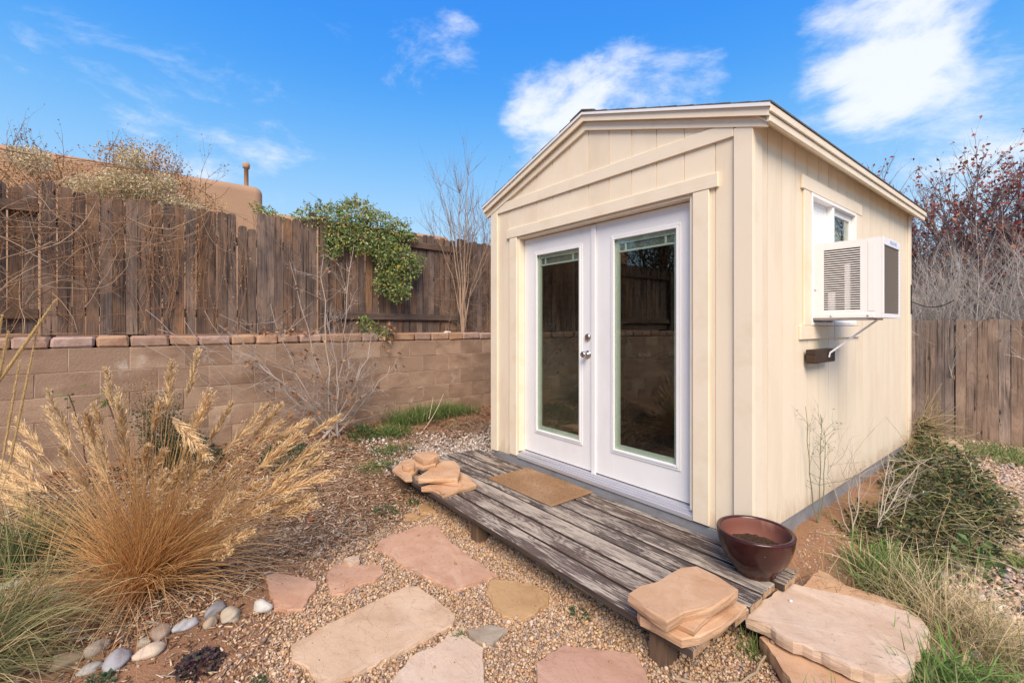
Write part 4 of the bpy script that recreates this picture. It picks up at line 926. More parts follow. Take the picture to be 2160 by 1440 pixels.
STONES = {
    'A': (0.02, [(-1.217, -1.612), (-1.167, -1.564), (-0.974, -1.54), (-0.807, -1.526), (-0.757, -1.573), (-0.741, -1.776), (-0.735, -1.93), (-0.726, -2.055), (-0.744, -2.147), (-0.772, -2.216), (-0.853, -2.226), (-0.933, -2.238), (-0.99, -2.273), (-1.099, -2.253), (-1.135, -2.101), (-1.164, -1.968), (-1.188, -1.784)]),
    'B': (0.02, [(-1.859, -1.514), (-1.873, -1.364), (-1.891, -1.235), (-1.806, -1.089), (-1.703, -1.098), (-1.56, -1.133), (-1.296, -1.143), (-0.973, -1.138), (-0.995, -1.282), (-1.008, -1.423), (-1.207, -1.469), (-1.366, -1.517), (-1.473, -1.544), (-1.583, -1.548), (-1.755, -1.582)]),
    'C': (0.02, [(-1.833, -2.232), (-1.836, -2.175), (-1.73, -2.101), (-1.587, -2.003), (-1.518, -2.026), (-1.429, -2.09), (-1.352, -2.143), (-1.39, -2.204), (-1.473, -2.257), (-1.625, -2.253)]),
    'D': (0.02, [(-1.631, -1.941), (-1.704, -1.874), (-1.687, -1.797), (-1.585, -1.723), (-1.537, -1.643), (-1.433, -1.655), (-1.384, -1.728), (-1.395, -1.838), (-1.369, -1.912), (-1.397, -1.977), (-1.497, -1.969)]),
    'E': (0.02, [(-0.968, -1.198), (-0.88, -1.102), (-0.766, -1.037), (-0.655, -1.018), (-0.587, -1.074), (-0.567, -1.234), (-0.574, -1.279), (-0.653, -1.343), (-0.749, -1.335), (-0.886, -1.283)]),
    'F': (0.02, [(-0.71, -1.584), (-0.634, -1.576), (-0.519, -1.555), (-0.345, -1.664), (-0.248, -1.727), (-0.336, -1.896), (-0.525, -2.05), (-0.589, -1.974), (-0.682, -1.843), (-0.673, -1.711)]),
    'G': (0.018, [(-0.678, -1.549), (-0.637, -1.427), (-0.555, -1.381), (-0.519, -1.5), (-0.586, -1.553), (-0.643, -1.56)]),
    'H': (0.02, [(-0.296, -1.427), (-0.298, -1.334), (-0.304, -1.241), (-0.268, -1.215), (-0.159, -1.113), (-0.054, -1.024), (0.004, -1.062), (0.083, -1.119), (0.16, -1.178), (0.066, -1.413), (-0.118, -1.562), (-0.207, -1.489)]),
    'I1': (0.02, [(-2.255, -1.023), (-2.242, -0.94), (-2.06, -0.966), (-2.091, -1.037), (-2.142, -1.07)]),
    'I2': (0.02, [(-2.153, -1.206), (-2.138, -1.115), (-2.026, -1.103), (-2.034, -1.182), (-2.094, -1.218)]),
    'D2': (0.035, [(-1.696, -1.818), (-1.71, -1.777), (-1.685, -1.718), (-1.621, -1.741), (-1.609, -1.799), (-1.654, -1.82)]),
    'J': (0.15, [(0.215, -0.508), (0.224, -0.297), (0.235, -0.088), (0.293, -0.072), (0.488, 0.04), (0.629, 0.092), (0.691, 0.109), (0.747, 0.065), (0.785, -0.005), (0.786, -0.075), (0.774, -0.205), (0.783, -0.336), (0.777, -0.417), (0.727, -0.489), (0.696, -0.512), (0.635, -0.541), (0.564, -0.545), (0.464, -0.563), (0.393, -0.575), (0.301, -0.547), (0.227, -0.574)]),
    'K': (0.075, [(0.276, -0.537), (0.37, -0.626), (0.435, -0.685), (0.506, -0.741), (0.592, -0.764), (0.736, -0.581), (0.732, -0.34), (0.518, -0.341), (0.359, -0.333)]),
    'L': (0.09, [(0.239, 0.315), (0.299, 0.308), (0.399, 0.247), (0.544, 0.274), (0.644, 0.281), (0.614, 0.094), (0.435, -0.061), (0.25, -0.001)]),
    'S1': (0.235, [(-2.658, -1.077), (-2.766, -0.977), (-2.875, -0.86), (-2.839, -0.785), (-2.602, -0.822), (-2.471, -0.915), (-2.421, -0.998), (-2.328, -1.042), (-2.353, -1.096)]),
    'S2': (0.275, [(-2.605, -1.011), (-2.592, -0.969), (-2.571, -0.915), (-2.475, -0.951), (-2.485, -0.999), (-2.539, -1.031)]),
    'S3': (0.24, [(-2.077, -1.087), (-2.091, -0.961), (-2.193, -0.779), (-2.174, -0.636), (-1.998, -0.669), (-1.853, -0.7), (-1.85, -0.858), (-1.841, -1.002), (-1.834, -1.03), (-1.912, -1.015), (-2.0, -1.03)]),
    'S4': (0.262, [(-2.138, -0.997), (-2.145, -0.828), (-1.976, -0.791), (-1.862, -0.835), (-1.946, -0.901), (-2.057, -0.98)]),
    'S5': (0.3, [(-2.148, -1.086), (-2.293, -0.874), (-2.429, -0.734), (-2.351, -0.608), (-2.156, -0.675), (-2.038, -0.742), (-1.91, -0.847), (-1.994, -0.954), (-2.116, -1.087)]),
    'S6': (0.325, [(-2.442, -0.967), (-2.456, -0.853), (-2.337, -0.807), (-2.269, -0.85), (-2.253, -0.978), (-2.363, -0.995)]),
    'S7': (0.375, [(-2.502, -0.943), (-2.521, -0.852), (-2.485, -0.748), (-2.344, -0.77), (-2.299, -0.849), (-2.285, -0.962)]),
    'T1': (0.245, [(-0.031, -1.056), (-0.032, -1.012), (-0.001, -0.879), (0.042, -0.787), (0.17, -0.624), (0.257, -0.621), (0.253, -0.842), (0.228, -0.982), (0.194, -1.054), (0.076, -1.068), (0.004, -1.076)]),
    'T2': (0.275, [(0.099, -1.031), (0.129, -0.886), (0.196, -0.789), (0.213, -0.845), (0.215, -0.944), (0.219, -1.018)]),
    'T3': (0.325, [(-0.052, -1.09), (-0.059, -0.989), (-0.028, -0.899), (-0.033, -0.698), (0.015, -0.622), (0.114, -0.624), (0.234, -0.654), (0.245, -0.687), (0.225, -0.884), (0.172, -1.004), (0.163, -1.116), (0.079, -1.112)]),
}
RIVER = [(-1.52, -2.305, 0.055, 0.043), (-1.646, -2.512, 0.059, 0.044), (-1.537, -2.449, 0.058, 0.041), (-1.533, -2.535, 0.034, 0.034), (-1.596, -2.639, 0.052, 0.032), (-1.607, -2.736, 0.055, 0.027), (-1.464, -2.779, 0.055, 0.037), (-1.566, -2.798, 0.034, 0.026), (-1.489, -2.897, 0.068, 0.036), (-1.507, -2.985, 0.046, 0.021), (-1.65, -2.967, 0.048, 0.033), (-1.625, -3.068, 0.057, 0.029), (-1.92, -3.086, 0.036, 0.016), (-2.432, -3.263, 0.063, 0.04), (-2.317, -3.157, 0.066, 0.035), (-2.658, -3.402, 0.065, 0.028), (-2.647, -2.907, 0.051, 0.031), (-2.113, -2.959, 0.039, 0.022), (-2.744, -2.846, 0.048, 0.032), (-2.448, -3.078, 0.033, 0.019)]
PLUMES= [[-1.946, -2.687, 1.318, -1.994, -2.704, 1.025], [-2.071, -2.556, 1.375, -2.088, -2.613, 1.094], [-1.567, -2.529, 1.175, -1.741, -2.614, 0.918], [-1.738, -2.423, 1.088, -1.851, -2.521, 0.864], [-1.59, -2.267, 1.087, -1.79, -2.467, 0.797], [-1.654, -2.186, 1.07, -1.762, -2.315, 0.877], [-1.563, -2.2, 0.995, -1.707, -2.338, 0.82], [-1.656, -2.027, 0.963, -1.786, -2.229, 0.831], [-1.548, -1.889, 0.987, -1.641, -2.044, 0.869], [-1.5, -2.12, 0.925, -1.696, -2.324, 0.686], [-1.507, -2.0, 0.851, -1.705, -2.243, 0.648], [-1.439, -2.01, 0.795, -1.629, -2.216, 0.618], [-1.416, -1.948, 0.7, -1.673, -2.248, 0.55], [-1.193, -2.117, 0.621, -1.437, -2.275, 0.517], [-1.224, -2.124, 0.661, -1.453, -2.272, 0.561], [-1.266, -2.34, 0.768, -1.494, -2.44, 0.63], [-1.256, -2.328, 0.637, -1.514, -2.465, 0.516], [-1.462, -2.589, 0.671, -1.68, -2.677, 0.549], [-1.557, -2.711, 0.76, -1.745, -2.76, 0.581], [-1.509, -2.65, 0.853, -1.695, -2.696, 0.679], [-1.581, -2.741, 1.154, -1.753, -2.769, 0.964], [-1.567, -2.723, 0.915, -1.755, -2.773, 0.761], [-1.7, -2.893, 1.131, -1.836, -2.875, 0.826], [-1.803, -3.024, 1.104, -1.936, -3.003, 0.907], [-2.805, -3.102, 0.795, -2.603, -2.989, 0.527], [-2.63, -3.268, 1.034, -2.511, -3.152, 0.784], [-2.741, -3.409, 0.963, -2.604, -3.271, 0.747], [-2.974, -3.478, 0.79, -2.711, -3.244, 0.591], [-1.875, -3.115, 0.93, -1.941, -3.009, 0.638], [-2.8, -3.484, 0.712, -2.598, -3.263, 0.531], [-3.103, -3.545, 0.54, -2.833, -3.329, 0.418], [-2.841, -3.536, 0.655, -2.656, -3.337, 0.531], [-3.098, -3.475, 0.331, -2.825, -3.272, 0.267], [-1.433, -2.553, 0.884, -1.695, -2.696, 1.062], [-1.447, -2.571, 0.814, -1.645, -2.632, 0.663], [-3.145, -3.567, 0.452, -2.848, -3.325, 0.343], [-1.619, -2.79, 0.938, -1.785, -2.811, 0.761], [-1.304, -2.389, 0.521, -1.544, -2.504, 0.394], [-1.366, -2.468, 0.428, -1.564, -2.529, 0.329]]


# ------------------------------------------------------------------ flagstones and stacked stone
def slab(name, poly, ztop, thick, m, label, cat, seed, group=None, rough=0.006, step=0.03, tilt=(0, 0), z0=None):
    """irregular stone slab: rough broken edge in three rings, gently uneven top"""
    r = np.random.default_rng(seed); P = []
    n = len(poly)
    area = sum(poly[i][0] * poly[(i + 1) % n][1] - poly[(i + 1) % n][0] * poly[i][1] for i in range(n))
    if area < 0: poly = poly[::-1]
    for i in range(n):
        a = np.array(poly[i]); b = np.array(poly[(i + 1) % n]); k = max(1, int(np.linalg.norm(b - a) / step))
        for j in range(k): P.append(a + (b - a) * j / k + r.normal(0, rough * .5, 2))
    P = np.array(P); c = P.mean(0); N = len(P)
    # inward normals
    nx_ = np.roll(P, -1, 0) - np.roll(P, 1, 0); nin = unit(np.stack([-nx_[:, 1], nx_[:, 0]], -1))
    def ring(inset, z, jz): return np.column_stack([P + nin * (inset[:, None]), np.full(N, z) + r.normal(0, jz, N)])
    rr = [ring(r.uniform(.002, .010, N), 0, .001), ring(r.uniform(-.003, .003, N) * (rough / .006), thick * .45, .003), ring(r.uniform(-.002, .005, N), thick * .86, .0022), ring(r.uniform(.001, .006, N), thick, .0010)]
    inner = ring(np.full(N, .022) + r.uniform(0, .01, N), thick + .0005, .0006)
    V = np.concatenate(rr + [inner]); F = []
    for q in range(4):
        for i in range(N): F.append([q * N + i, q * N + (i + 1) % N, (q + 1) * N + (i + 1) % N, (q + 1) * N + i])
    F.append([4 * N + i for i in range(N)]); F.append([i for i in range(N)][::-1])
    V[:, 2] += (V[:, 0] - c[0]) * tilt[0] + (V[:, 1] - c[1]) * tilt[1]
    V[:, 2] += ztop - thick
    return tag(center_ob(name, V, F, MAT[m]), label, cat, group)
FL = [('A', 'stone_tan', 'largest buff flagstone in the middle of the gravel path'), ('B', 'stone_red', 'reddish flagstone nearest the deck edge, with a dark stain'),
      ('C', 'stone_red', 'small reddish flagstone next to the white river stone'), ('D', 'stone_red', 'small flagstone with a pale chip of stone on its upper edge'),
      ('E', 'stone_gold', 'golden yellow flagstone close to the deck front'), ('F', 'stone_pale', 'pale flagstone at the bottom of the picture, left of the pink one'),
      ('G', 'stone_grey', 'small greyish flagstone with a grass tuft at its corner'), ('H', 'stone_pink', 'pink flagstone at the bottom, right below the deck corner'),
      ('I1', 'stone_gold', 'small orange stone piece beside the left end of the deck'), ('I2', 'stone_gold', 'small thin stone piece in the mulch left of the deck')]
for i, (k, m, lb) in enumerate(FL):
    z, poly = STONES[k]; slab('flagstone', poly, z + .004, .05, m, lb, 'flagstone', 100 + i, 'flagstones set in the gravel')
z, poly = STONES['D2']; slab('stone_chip', poly, z + .012, .04, 'stone_pale', 'pale yellowish chip of stone lying on the small flagstone', 'stone', 131, rough=.003, step=.02)
slab('stone_slab', STONES['J'][1], .150, .055, 'stone_pale', 'big pale pinkish slab at the right end of the deck, topmost of three', 'stone slab', 120, 'slabs at the deck end', rough=.008, tilt=(-.02, .0))
slab('stone_slab', STONES['K'][1], .078, .075, 'stone_orange', 'lower orange slab showing at the front under the big pale slab', 'stone slab', 121, 'slabs at the deck end')
slab('stone_slab', STONES['L'][1], .092, .075, 'stone_orange', 'orange slab showing behind the big pale slab, by the planter', 'stone slab', 122, 'slabs at the deck end')
ST = [('S1', .200, .232, 'stone_orange', 'flat slab at the outer left of the left stone stack'), ('S2', .232, .280, 'stone_orange', 'small stone lump on the outer left slab of the left stack'),
      ('S3', .200, .238, 'stone_orange', 'broad bottom slab of the left stone stack, towards the doormat'), ('S4', .238, .256, 'stone_orange', 'thin plate between bottom and upper slab of the left stack'),
      ('S5', .256, .300, 'stone_orange', 'pointed upper slab of the left stone stack'), ('S6', .300, .328, 'stone_orange', 'narrow piece below the topmost stone of the left stack'), ('S7', .328, .382, 'stone_orange', 'topmost chunky stone of the left stack')]
for i, (k, za, zb_, m, lb) in enumerate(ST): slab('stacked_stone', STONES[k][1], zb_, zb_ - za, m, lb, 'stone', 140 + i, 'stones stacked on the left end of the deck', rough=.003, step=.08)
for i, (k, za, zb_, lb) in enumerate([('T1', .200, .242, 'bottom slab of the stone stack on the near deck corner'), ('T2', .242, .272, 'middle slab of the stone stack on the near deck corner'), ('T3', .272, .322, 'cracked top slab of the stone stack on the near deck corner')]):
    slab('stacked_stone', STONES[k][1], zb_, zb_ - za, 'stone_orange', lb, 'stone', 160 + i, 'stones stacked on the near corner of the deck', rough=.0035, step=.075)

# river cobbles along the bed edge
def cobble(x, y, w, h, col, label, seed, name='river_stone', z=None, group='river stones edging the bed', e=None):
    r = np.random.default_rng(seed); bm = bmesh.new(); bmesh.ops.create_icosphere(bm, subdivisions=3, radius=1.0)
    V = np.array([v.co[:] for v in bm.verts]); F = [[v.index for v in f.verts] for f in bm.faces]; bm.free()
    ax = unit(r.normal(size=(5, 3))); am = r.uniform(-.16, .16, 5)
    k = 1 + sum(a * np.maximum(0, V @ q) ** 2 for a, q in zip(am, ax)) + .07 * np.sin(V @ r.normal(size=3) * 3 + 1) + .05 * np.sin(V @ r.normal(size=3) * 5 + 2) + .02 * np.sin(V @ r.normal(size=3) * 11)
    for q in unit(r.normal(size=(4, 3))):   # worn flats
        dq = V @ q; k = np.where(dq > .72, k * (.72 / np.maximum(dq, .72)) ** .75, k)
    el = (w * 1.15, w * .8, h) if e is None else e
    V = V * k[:, None] * np.array(el); an = r.uniform(0, 3.1) if e is None else 0
    ca, sa = math.cos(an), math.sin(an); V = V @ np.array([[ca, sa, 0], [-sa, ca, 0], [0, 0, 1]])
    zg = float(gz(x, y)) if z is None else z
    V = V + np.array([x, y, zg + el[2] * .42])
    n = V[:, 2] - V[:, 2].min()
    return tag(center_ob(name, V, F, MAT['river'], None, True, cols=np.tile(np.array(col), (len(V), 1))), label, 'stone', group)
RC = [((.60, .58, .53), 'white egg-shaped river stone beside the small reddish flagstone'), ((.30, .29, .30), 'dark grey river stone, the largest of the close group of three'), ((.47, .40, .30), 'speckled beige river stone right of the dark grey one'), ((.42, .33, .23), 'small rounded tan river stone in front of the dark grey one'), ((.46, .46, .47), 'long pale grey river stone left of the small tan one'), ((.38, .29, .22), 'brown pointed river stone left of the long pale grey one'), ((.62, .50, .38), 'whitish stone with orange flank in the bed edging'), ((.42, .36, .27), 'beige river stone just behind the whitish orange one'), ((.42, .41, .42), 'big speckled grey river stone in the bed edging'), ((.44, .42, .38), 'thin long grey stone lowest in the bed edging'), ((.43, .36, .30), 'rounded pinkish beige stone among the green grass blades'), ((.38, .27, .18), 'brown flat stone under the green grass blades'), ((.36, .37, .40), 'small bluish grey stone half hidden by grass blades'), ((.40, .38, .36), 'streaked grey stone left of the tan grass clump'), ((.40, .35, .31), 'greyish tan flat stone left of the tan grass clump'), ((.52, .49, .45), 'whitish flat stone at the far left by the green grass'), ((.66, .65, .64), 'bright white stone behind the tan grass stems'), ((.33, .25, .19), 'small brown stone at the foot of the tan grass'), ((.60, .58, .56), 'pale stone right of the bright white one behind the stems'), ((.40, .42, .42), 'small grey stone in the mulch behind the green blades')]
for i, ((x, y, w, h), (c, lb)) in enumerate(zip(RIVER, RC)): cobble(x, y, w * .95, h * .9, tuple(v * .85 for v in c), lb, 200 + i)
cobble(0.16, 4.55, .17, .15, (.42, .31, .19), 'rounded tan boulder behind the brush pile', 231, 'boulder', group=None, e=(.21, .18, .17))
cobble(wall_x(.47) - .06, .47, .04, .015, (.62, .60, .57), 'small white stone lying on the wall cap near the sapling', 232, 'pebble', z=1.436, group=None, e=(.035, .055, .017))
cobble(.335, -.535, .02, .01, (.36, .24, .15), 'small brown pebble on the lower orange slab', 233, 'pebble', z=.080, group=None, e=(.014, .018, .010))
cobble(.31, -.27, .02, .01, (.70, .68, .64), 'tiny white chip on the big pale slab', 234, 'pebble', z=.156, group=None, e=(.009, .012, .005))

# ------------------------------------------------------------------ planter
pot = thing('planter_bowl', 'glazed maroon planter bowl half filled with soil on the deck corner', 'planter', (.115, -.215, .20))
pc = (.115, -.215); z0 = .201
outer = [(.001, z0), (.094, z0), (.100, z0 + .006), (.103, z0 + .018), (.108, z0 + .026), (.128, z0 + .048), (.155, z0 + .088), (.174, z0 + .132), (.185, z0 + .178), (.190, z0 + .212), (.191, z0 + .222), (.188, z0 + .229), (.181, z0 + .231), (.172, z0 + .229), (.169, z0 + .222)]
V, F = lathe(outer, 56, pc); center_ob('bowl', V, F[:-1], MAT['glaze'], pot, smooth=True)
V, F = lathe([(.169, z0 + .2215), (.166, z0 + .205), (.167, z0 + .19), (.163, z0 + .15), (.145, z0 + .10), (.11, z0 + .06)], 56, pc); V, F = V, F[:-1]
center_ob('inner_wall', V, F, MAT['pot_inside'], pot, smooth=True)
rs = np.random.default_rng(3); Vs = []; Fs = []; k = 0; nr, na = 12, 48
Vs.append((pc[0], pc[1], z0 + .128))
for i in range(1, nr + 1):
    for j in range(na):
        a = 2 * math.pi * j / na; rr = .1585 * i / nr
        Vs.append((pc[0] + rr * math.cos(a), pc[1] + rr * math.sin(a), z0 + .128 + .012 * math.cos(a - 2.2) * i / nr - .006 * (i / nr) ** 2 + rs.normal(0, .0035)))
for j in range(na): Fs.append([0, 1 + j, 1 + (j + 1) % na])
for i in range(nr - 1):
    for j in range(na): Fs.append([1 + i * na + j, 1 + (i + 1) * na + j, 1 + (i + 1) * na + (j + 1) % na, 1 + i * na + (j + 1) % na])
center_ob('soil', np.array(Vs), Fs, MAT['soil'], pot)

# ------------------------------------------------------------------ gravel, mulch and litter
grng = np.random.default_rng(11)
flag_polys = [STONES[k][1] for k in 'ABCDEFGH'] + [STONES['J'][1], STONES['K'][1], STONES['L'][1]]
def scatter(poly, dens, rngx, skip=True, inset=1.0):
    P = np.array(poly); a0, a1 = P.min(0), P.max(0); n = int(dens * np.prod(a1 - a0)); x = rngx.uniform(a0[0], a1[0], n); y = rngx.uniform(a0[1], a1[1], n)
    k = inpoly(x, y, poly)
    if skip:
        for q in flag_polys:
            q = np.array(q); c = q.mean(0); k &= ~inpoly(x, y, (c + (q - c) * .965).tolist())
    return x[k], y[k]
def pebbles(name, label, x, y, size, pal, seed, jit=.25, flat=None, zoff=.3, two=True, squash=.65):
    r = np.random.default_rng(seed); n = len(x); s = r.lognormal(0, .28, n) * size
    S = np.stack([s * r.uniform(.9, 1.35, n), s * r.uniform(.75, 1.0, n), s * r.uniform(squash * .8, squash * 1.2, n)], -1)
    z = gz(x, y) + s * zoff + (r.random(n) < .3) * s * .9 * two
    V, F = blobs(r, np.stack([x, y, z], -1), S, jit=jit, flat=flat)
    pal = np.array(pal); c = pal[r.integers(0, len(pal), n)] * r.uniform(.72, 1.25, (n, 1))
    o = ob(name, np_mesh(name, V, F, rep(c, 12)), MAT['grain']); o['label'] = label; o['category'] = 'gravel'; return stuff(o)
PAL_TAN = [(.47, .305, .18), (.53, .365, .225), (.42, .255, .14), (.58, .425, .285), (.37, .235, .15), (.50, .34, .185), (.54, .41, .305), (.33, .215, .145), (.46, .265, .145), (.48, .37, .27), (.30, .245, .21)]
x, y = scatter(GRAVEL_POLY, 13500, grng)
keep = ((x > -1.0) | (wob(x * 2, y * 2) > -.35 - 2.0 * (x + 1.0) * 0 - .5)) & ((y < -.45) | (grng.random(len(x)) < .5))
x, y = x[keep], y[keep]
gp = np.array(GRAVEL_POLY); gc = gp.mean(0); xo, yo = scatter((gc + (gp - gc) * 1.22).tolist(), 5200, grng); ko = ~inpoly(xo, yo, GRAVEL_POLY) & (yo < -.8) & (xo < .4) & (grng.random(len(xo)) < np.clip(.45 + .7 * wob(xo, yo, 2.2, 5), 0, 1)); x = np.concatenate([x, xo[ko]]); y = np.concatenate([y, yo[ko]])
pebbles('pea_gravel', 'tan pea gravel between the flagstones and under the deck', x, y, .0062, PAL_TAN, 12)
PAL_W = [(.60, .55, .49), (.66, .62, .58), (.48, .40, .33), (.40, .33, .28), (.55, .45, .36), (.38, .36, .35)]
x, y = scatter([(-3.75, -1.0), (-3.0, -1.0), (-2.62, -.2), (-2.62, 1.8), (-3.9, 1.8), (-3.6, .2)], 2600, grng, False)
k = grng.random(len(x)) < np.clip(.5 + .6 * wob(x, y, 1.3, 1) + .5 * sstep(-3.6, -2.9, x), .12, 1); x, y = x[k], y[k]
pebbles('white_gravel', 'whitish gravel between the shed corner and the block wall', x, y, .0105, PAL_W, 13)
PAL_P = [(.50, .33, .24), (.58, .44, .34), (.42, .28, .21), (.62, .52, .44), (.38, .34, .32), (.52, .36, .22), (.60, .40, .28), (.33, .26, .22)]
x, y = scatter([(.62, -.55), (1.7, -.6), (2.2, 2.5), (2.2, 6.1), (-.3, 6.1), (.0, 4.6), (.70, 3.3), (.62, 1.6), (.42, .9)], 2700, grng)
pebbles('pink_gravel', 'pinkish river gravel along the right side of the shed', x, y, .0125, PAL_P, 14, jit=.14, flat=.35, squash=.5)
x, y = scatter([(.35, -.2), (.9, .0), (.75, .9), (.1, .9), (.05, .15)], 1300, grng); pebbles('dirt_pebbles', 'sparse pebbles in the dirt behind the planter', x, y, .007, [tuple(v * .75 for v in c) for c in PAL_P], 15, zoff=.05, two=False)
x, y = scatter([(-2.2, -2.2), (-1.3, -3.3), (-.3, -3.0), (-.7, -2.2), (-1.5, -2.1), (-1.95, -1.4), (-2.4, -1.0), (-2.6, -1.3)], 900, grng); pebbles('scattered_pebbles', 'scattered small pebbles on the bare brown dirt', x, y, .0052, [tuple(v * .75 for v in c) for c in PAL_TAN], 16, zoff=.15, two=False)
# grit and stray pebbles lying on the flagstones
gx_, gy_ = [], []
for kk in 'ABCDEFGH':
    xx, yy = scatter(STONES[kk][1], 230, grng, False); e_ = grng.random(len(xx)) < .30; gx_.append(xx[e_]); gy_.append(yy[e_])
gx_ = np.concatenate(gx_); gy_ = np.concatenate(gy_); rq = np.random.default_rng(29); n = len(gx_); sz = rq.lognormal(0, .4, n) * .0032
V, F = blobs(rq, np.stack([gx_, gy_, np.full(n, .0245) + sz * .5], -1), np.stack([sz * 1.2, sz, sz * .7], -1)); o = ob('stray_grit', np_mesh('stray_grit', V, F, rep(np.array(PAL_TAN)[rq.integers(0, 11, n)] * .8, 12)), MAT['grain']); o['label'] = 'stray pebbles and grit lying on the flagstones'; o['category'] = 'gravel'; stuff(o)
# wood chip mulch
def chips(name, label, x, y, seed, lmin, lmax, pal, tilt=.25, w=.007):
    r = np.random.default_rng(seed); n = len(x); L = r.uniform(lmin, lmax, n) * r.uniform(.6, 1.3, n)
    S = np.stack([L, r.uniform(.5, 1.4, n) * w, r.uniform(.0015, .0045, n)], -1)
    V, F = blobs(r, np.stack([x, y, gz(x, y) + r.uniform(.001, .012, n)], -1), S, (CUBE_V, CUBE_F), .15, flat=tilt)
    c = np.array(pal)[r.integers(0, len(pal), n)] * r.uniform(.6, 1.35, (n, 1))
    o = ob(name, np_mesh(name, V, F, rep(c, 8)), MAT['twig']); o['label'] = label; o['category'] = 'mulch'; return stuff(o)
PAL_M = [(.28, .165, .095), (.36, .23, .14), (.21, .12, .07), (.46, .34, .23), (.31, .175, .095), (.54, .43, .32), (.16, .095, .058)]
x, y = scatter([(-3.9, -3.6), (-1.75, -3.6), (-1.6, -2.65), (-1.72, -2.35), (-1.95, -2.1), (-1.75, -1.7), (-1.95, -1.2), (-2.3, -.9), (-2.95, -.75), (-3.6, -.9), (-4.15, -1.6)], 3300, grng)
k = grng.random(len(x)) < .62 + .4 * wob(x, y, 1.2, 2); chips('wood_chip_mulch', 'brown shredded wood chip mulch in the planting bed', x[k], y[k], 17, .012, .055, PAL_M)
x, y = x[~k][::3], y[~k][::3]; chips('long_wood_slivers', 'long pale wood slivers scattered over the mulch bed', x, y, 23, .05, .11, [(.52, .42, .31), (.44, .32, .21), (.36, .25, .16)], .2, .009)
x, y = scatter([(-2.5, -.95), (-1.95, -1.05), (-1.7, -2.05), (-1.3, -2.25), (-.9, -2.5), (-.3, -2.5), (-.8, -1.5), (-1.9, -1.1)], 330, grng, False); chips('stray_wood_chips', 'stray wood chips on the gravel and flagstones', x, y, 18, .01, .035, PAL_M, .1, .005)
x, y = scatter([(-1.8, -2.5), (-1.3, -2.2), (-.8, -2.45), (-.9, -3.2), (-1.9, -3.4)], 900, grng); chips('fine_bark_litter', 'fine bark litter on the dirt around the river stones', x, y, 19, .012, .05, PAL_M, .2, .006)
# fallen dry leaves
def fallen(name, label, x, y, seed, L=.05):
    r = np.random.default_rng(seed); n = len(x); a = r.uniform(0, 6.28, n); d = np.stack([np.cos(a), np.sin(a), r.uniform(-.1, .35, n)], -1)
    nn = np.stack([r.normal(0, .5, n), r.normal(0, .5, n), np.ones(n)], -1)
    V, F = leaves(np.stack([x, y, gz(x, y) + r.uniform(.004, .02, n)], -1), d, nn, r.uniform(.5, 1.1, n) * L, r.uniform(.4, .8, n) * L, .3)
    pal = np.array([(.28, .13, .06), (.36, .20, .10), (.20, .09, .045), (.42, .27, .16), (.33, .12, .05)]); c = pal[r.integers(0, 5, n)] * r.uniform(.7, 1.3, (n, 1))
    o = ob(name, np_mesh(name, V, F, rep(c, 5)), MAT['leaf']); o['label'] = label; o['category'] = 'leaf litter'; return stuff(o)
x, y = scatter([(-4.2, -3.5), (-3.7, -3.5), (-3.2, -.9), (-3.0, 1.6), (-4.3, 1.6)], 330, grng, False); fallen('leaf_litter', 'fallen brown leaves along the foot of the block wall', x, y, 20)
x, y = scatter([(-3.2, -3.4), (-1.6, -3.4), (-1.6, -2.2), (-2.2, -.9), (-3.2, -.9)], 40, grng, False); fallen('scattered_leaves', 'a few fallen brown leaves scattered over the mulch bed', x, y, 22, .055)

# ------------------------------------------------------------------ vegetation helpers
def arcs(base, tip, sag, K, rngx=None, wig=0.0):
    """quadratic arcs from base (N,3) to tip (N,3); sag lifts the middle"""
    t_ = np.linspace(0, 1, K)[None, :, None]; mid = (base + tip) / 2; mid = mid + sag
    P = (1 - t_) ** 2 * base[:, None] + 2 * t_ * (1 - t_) * mid[:, None] + t_ ** 2 * tip[:, None]
    if wig and rngx is not None: P[:, 1:] += rngx.normal(size=P[:, 1:].shape) * wig
    return P
def grass_blades(r, base, height, spread, lean, N, K=6, w=.004, droop=.5, rad=.04):
    """arching blades out of a tuft"""
    a = r.uniform(0, 2 * np.pi, N); out = r.uniform(.1, 1, N) ** .7 * spread; L = height * r.uniform(.55, 1.1, N)
    b0 = np.stack([base[0] + r.normal(0, rad, N), base[1] + r.normal(0, rad, N), np.full(N, base[2])], -1)
    d = np.stack([np.cos(a) * out + lean[0], np.sin(a) * out + lean[1], np.ones(N)], -1); d = unit(d)
    t_ = np.linspace(0, 1, K)[None, :, None]
    P = b0[:, None] + d[:, None] * L[:, None, None] * t_
    hor = d.copy(); hor[:, 2] = 0
    P = P + hor[:, None] * (L[:, None, None] * t_ ** 2 * droop * .5) - np.array([0, 0, 1.0]) * (L * droop * np.linalg.norm(hor, axis=1) * 1.1)[:, None, None] * t_ ** 2.2
    P[:, :, 2] = np.maximum(P[:, :, 2], base[2] + .004 + .01 * t_[:, :, 0])
    W = (w * r.uniform(.6, 1.2, N))[:, None] * np.array([1, 1, .95, .8, .5, .08])[None, :K] if K == 6 else np.full((N, K), w)
    return P, W
def lerpcol(c0, c1, N, K, r, var=.2, m=2):
    t_ = np.linspace(0, 1, K)[None, :, None]; c = np.array(c0)[None, None] * (1 - t_) + np.array(c1)[None, None] * t_
    c = c * r.uniform(1 - var, 1 + var, (N, 1, 1)); return np.repeat(c, m, axis=1).reshape(-1, 3)
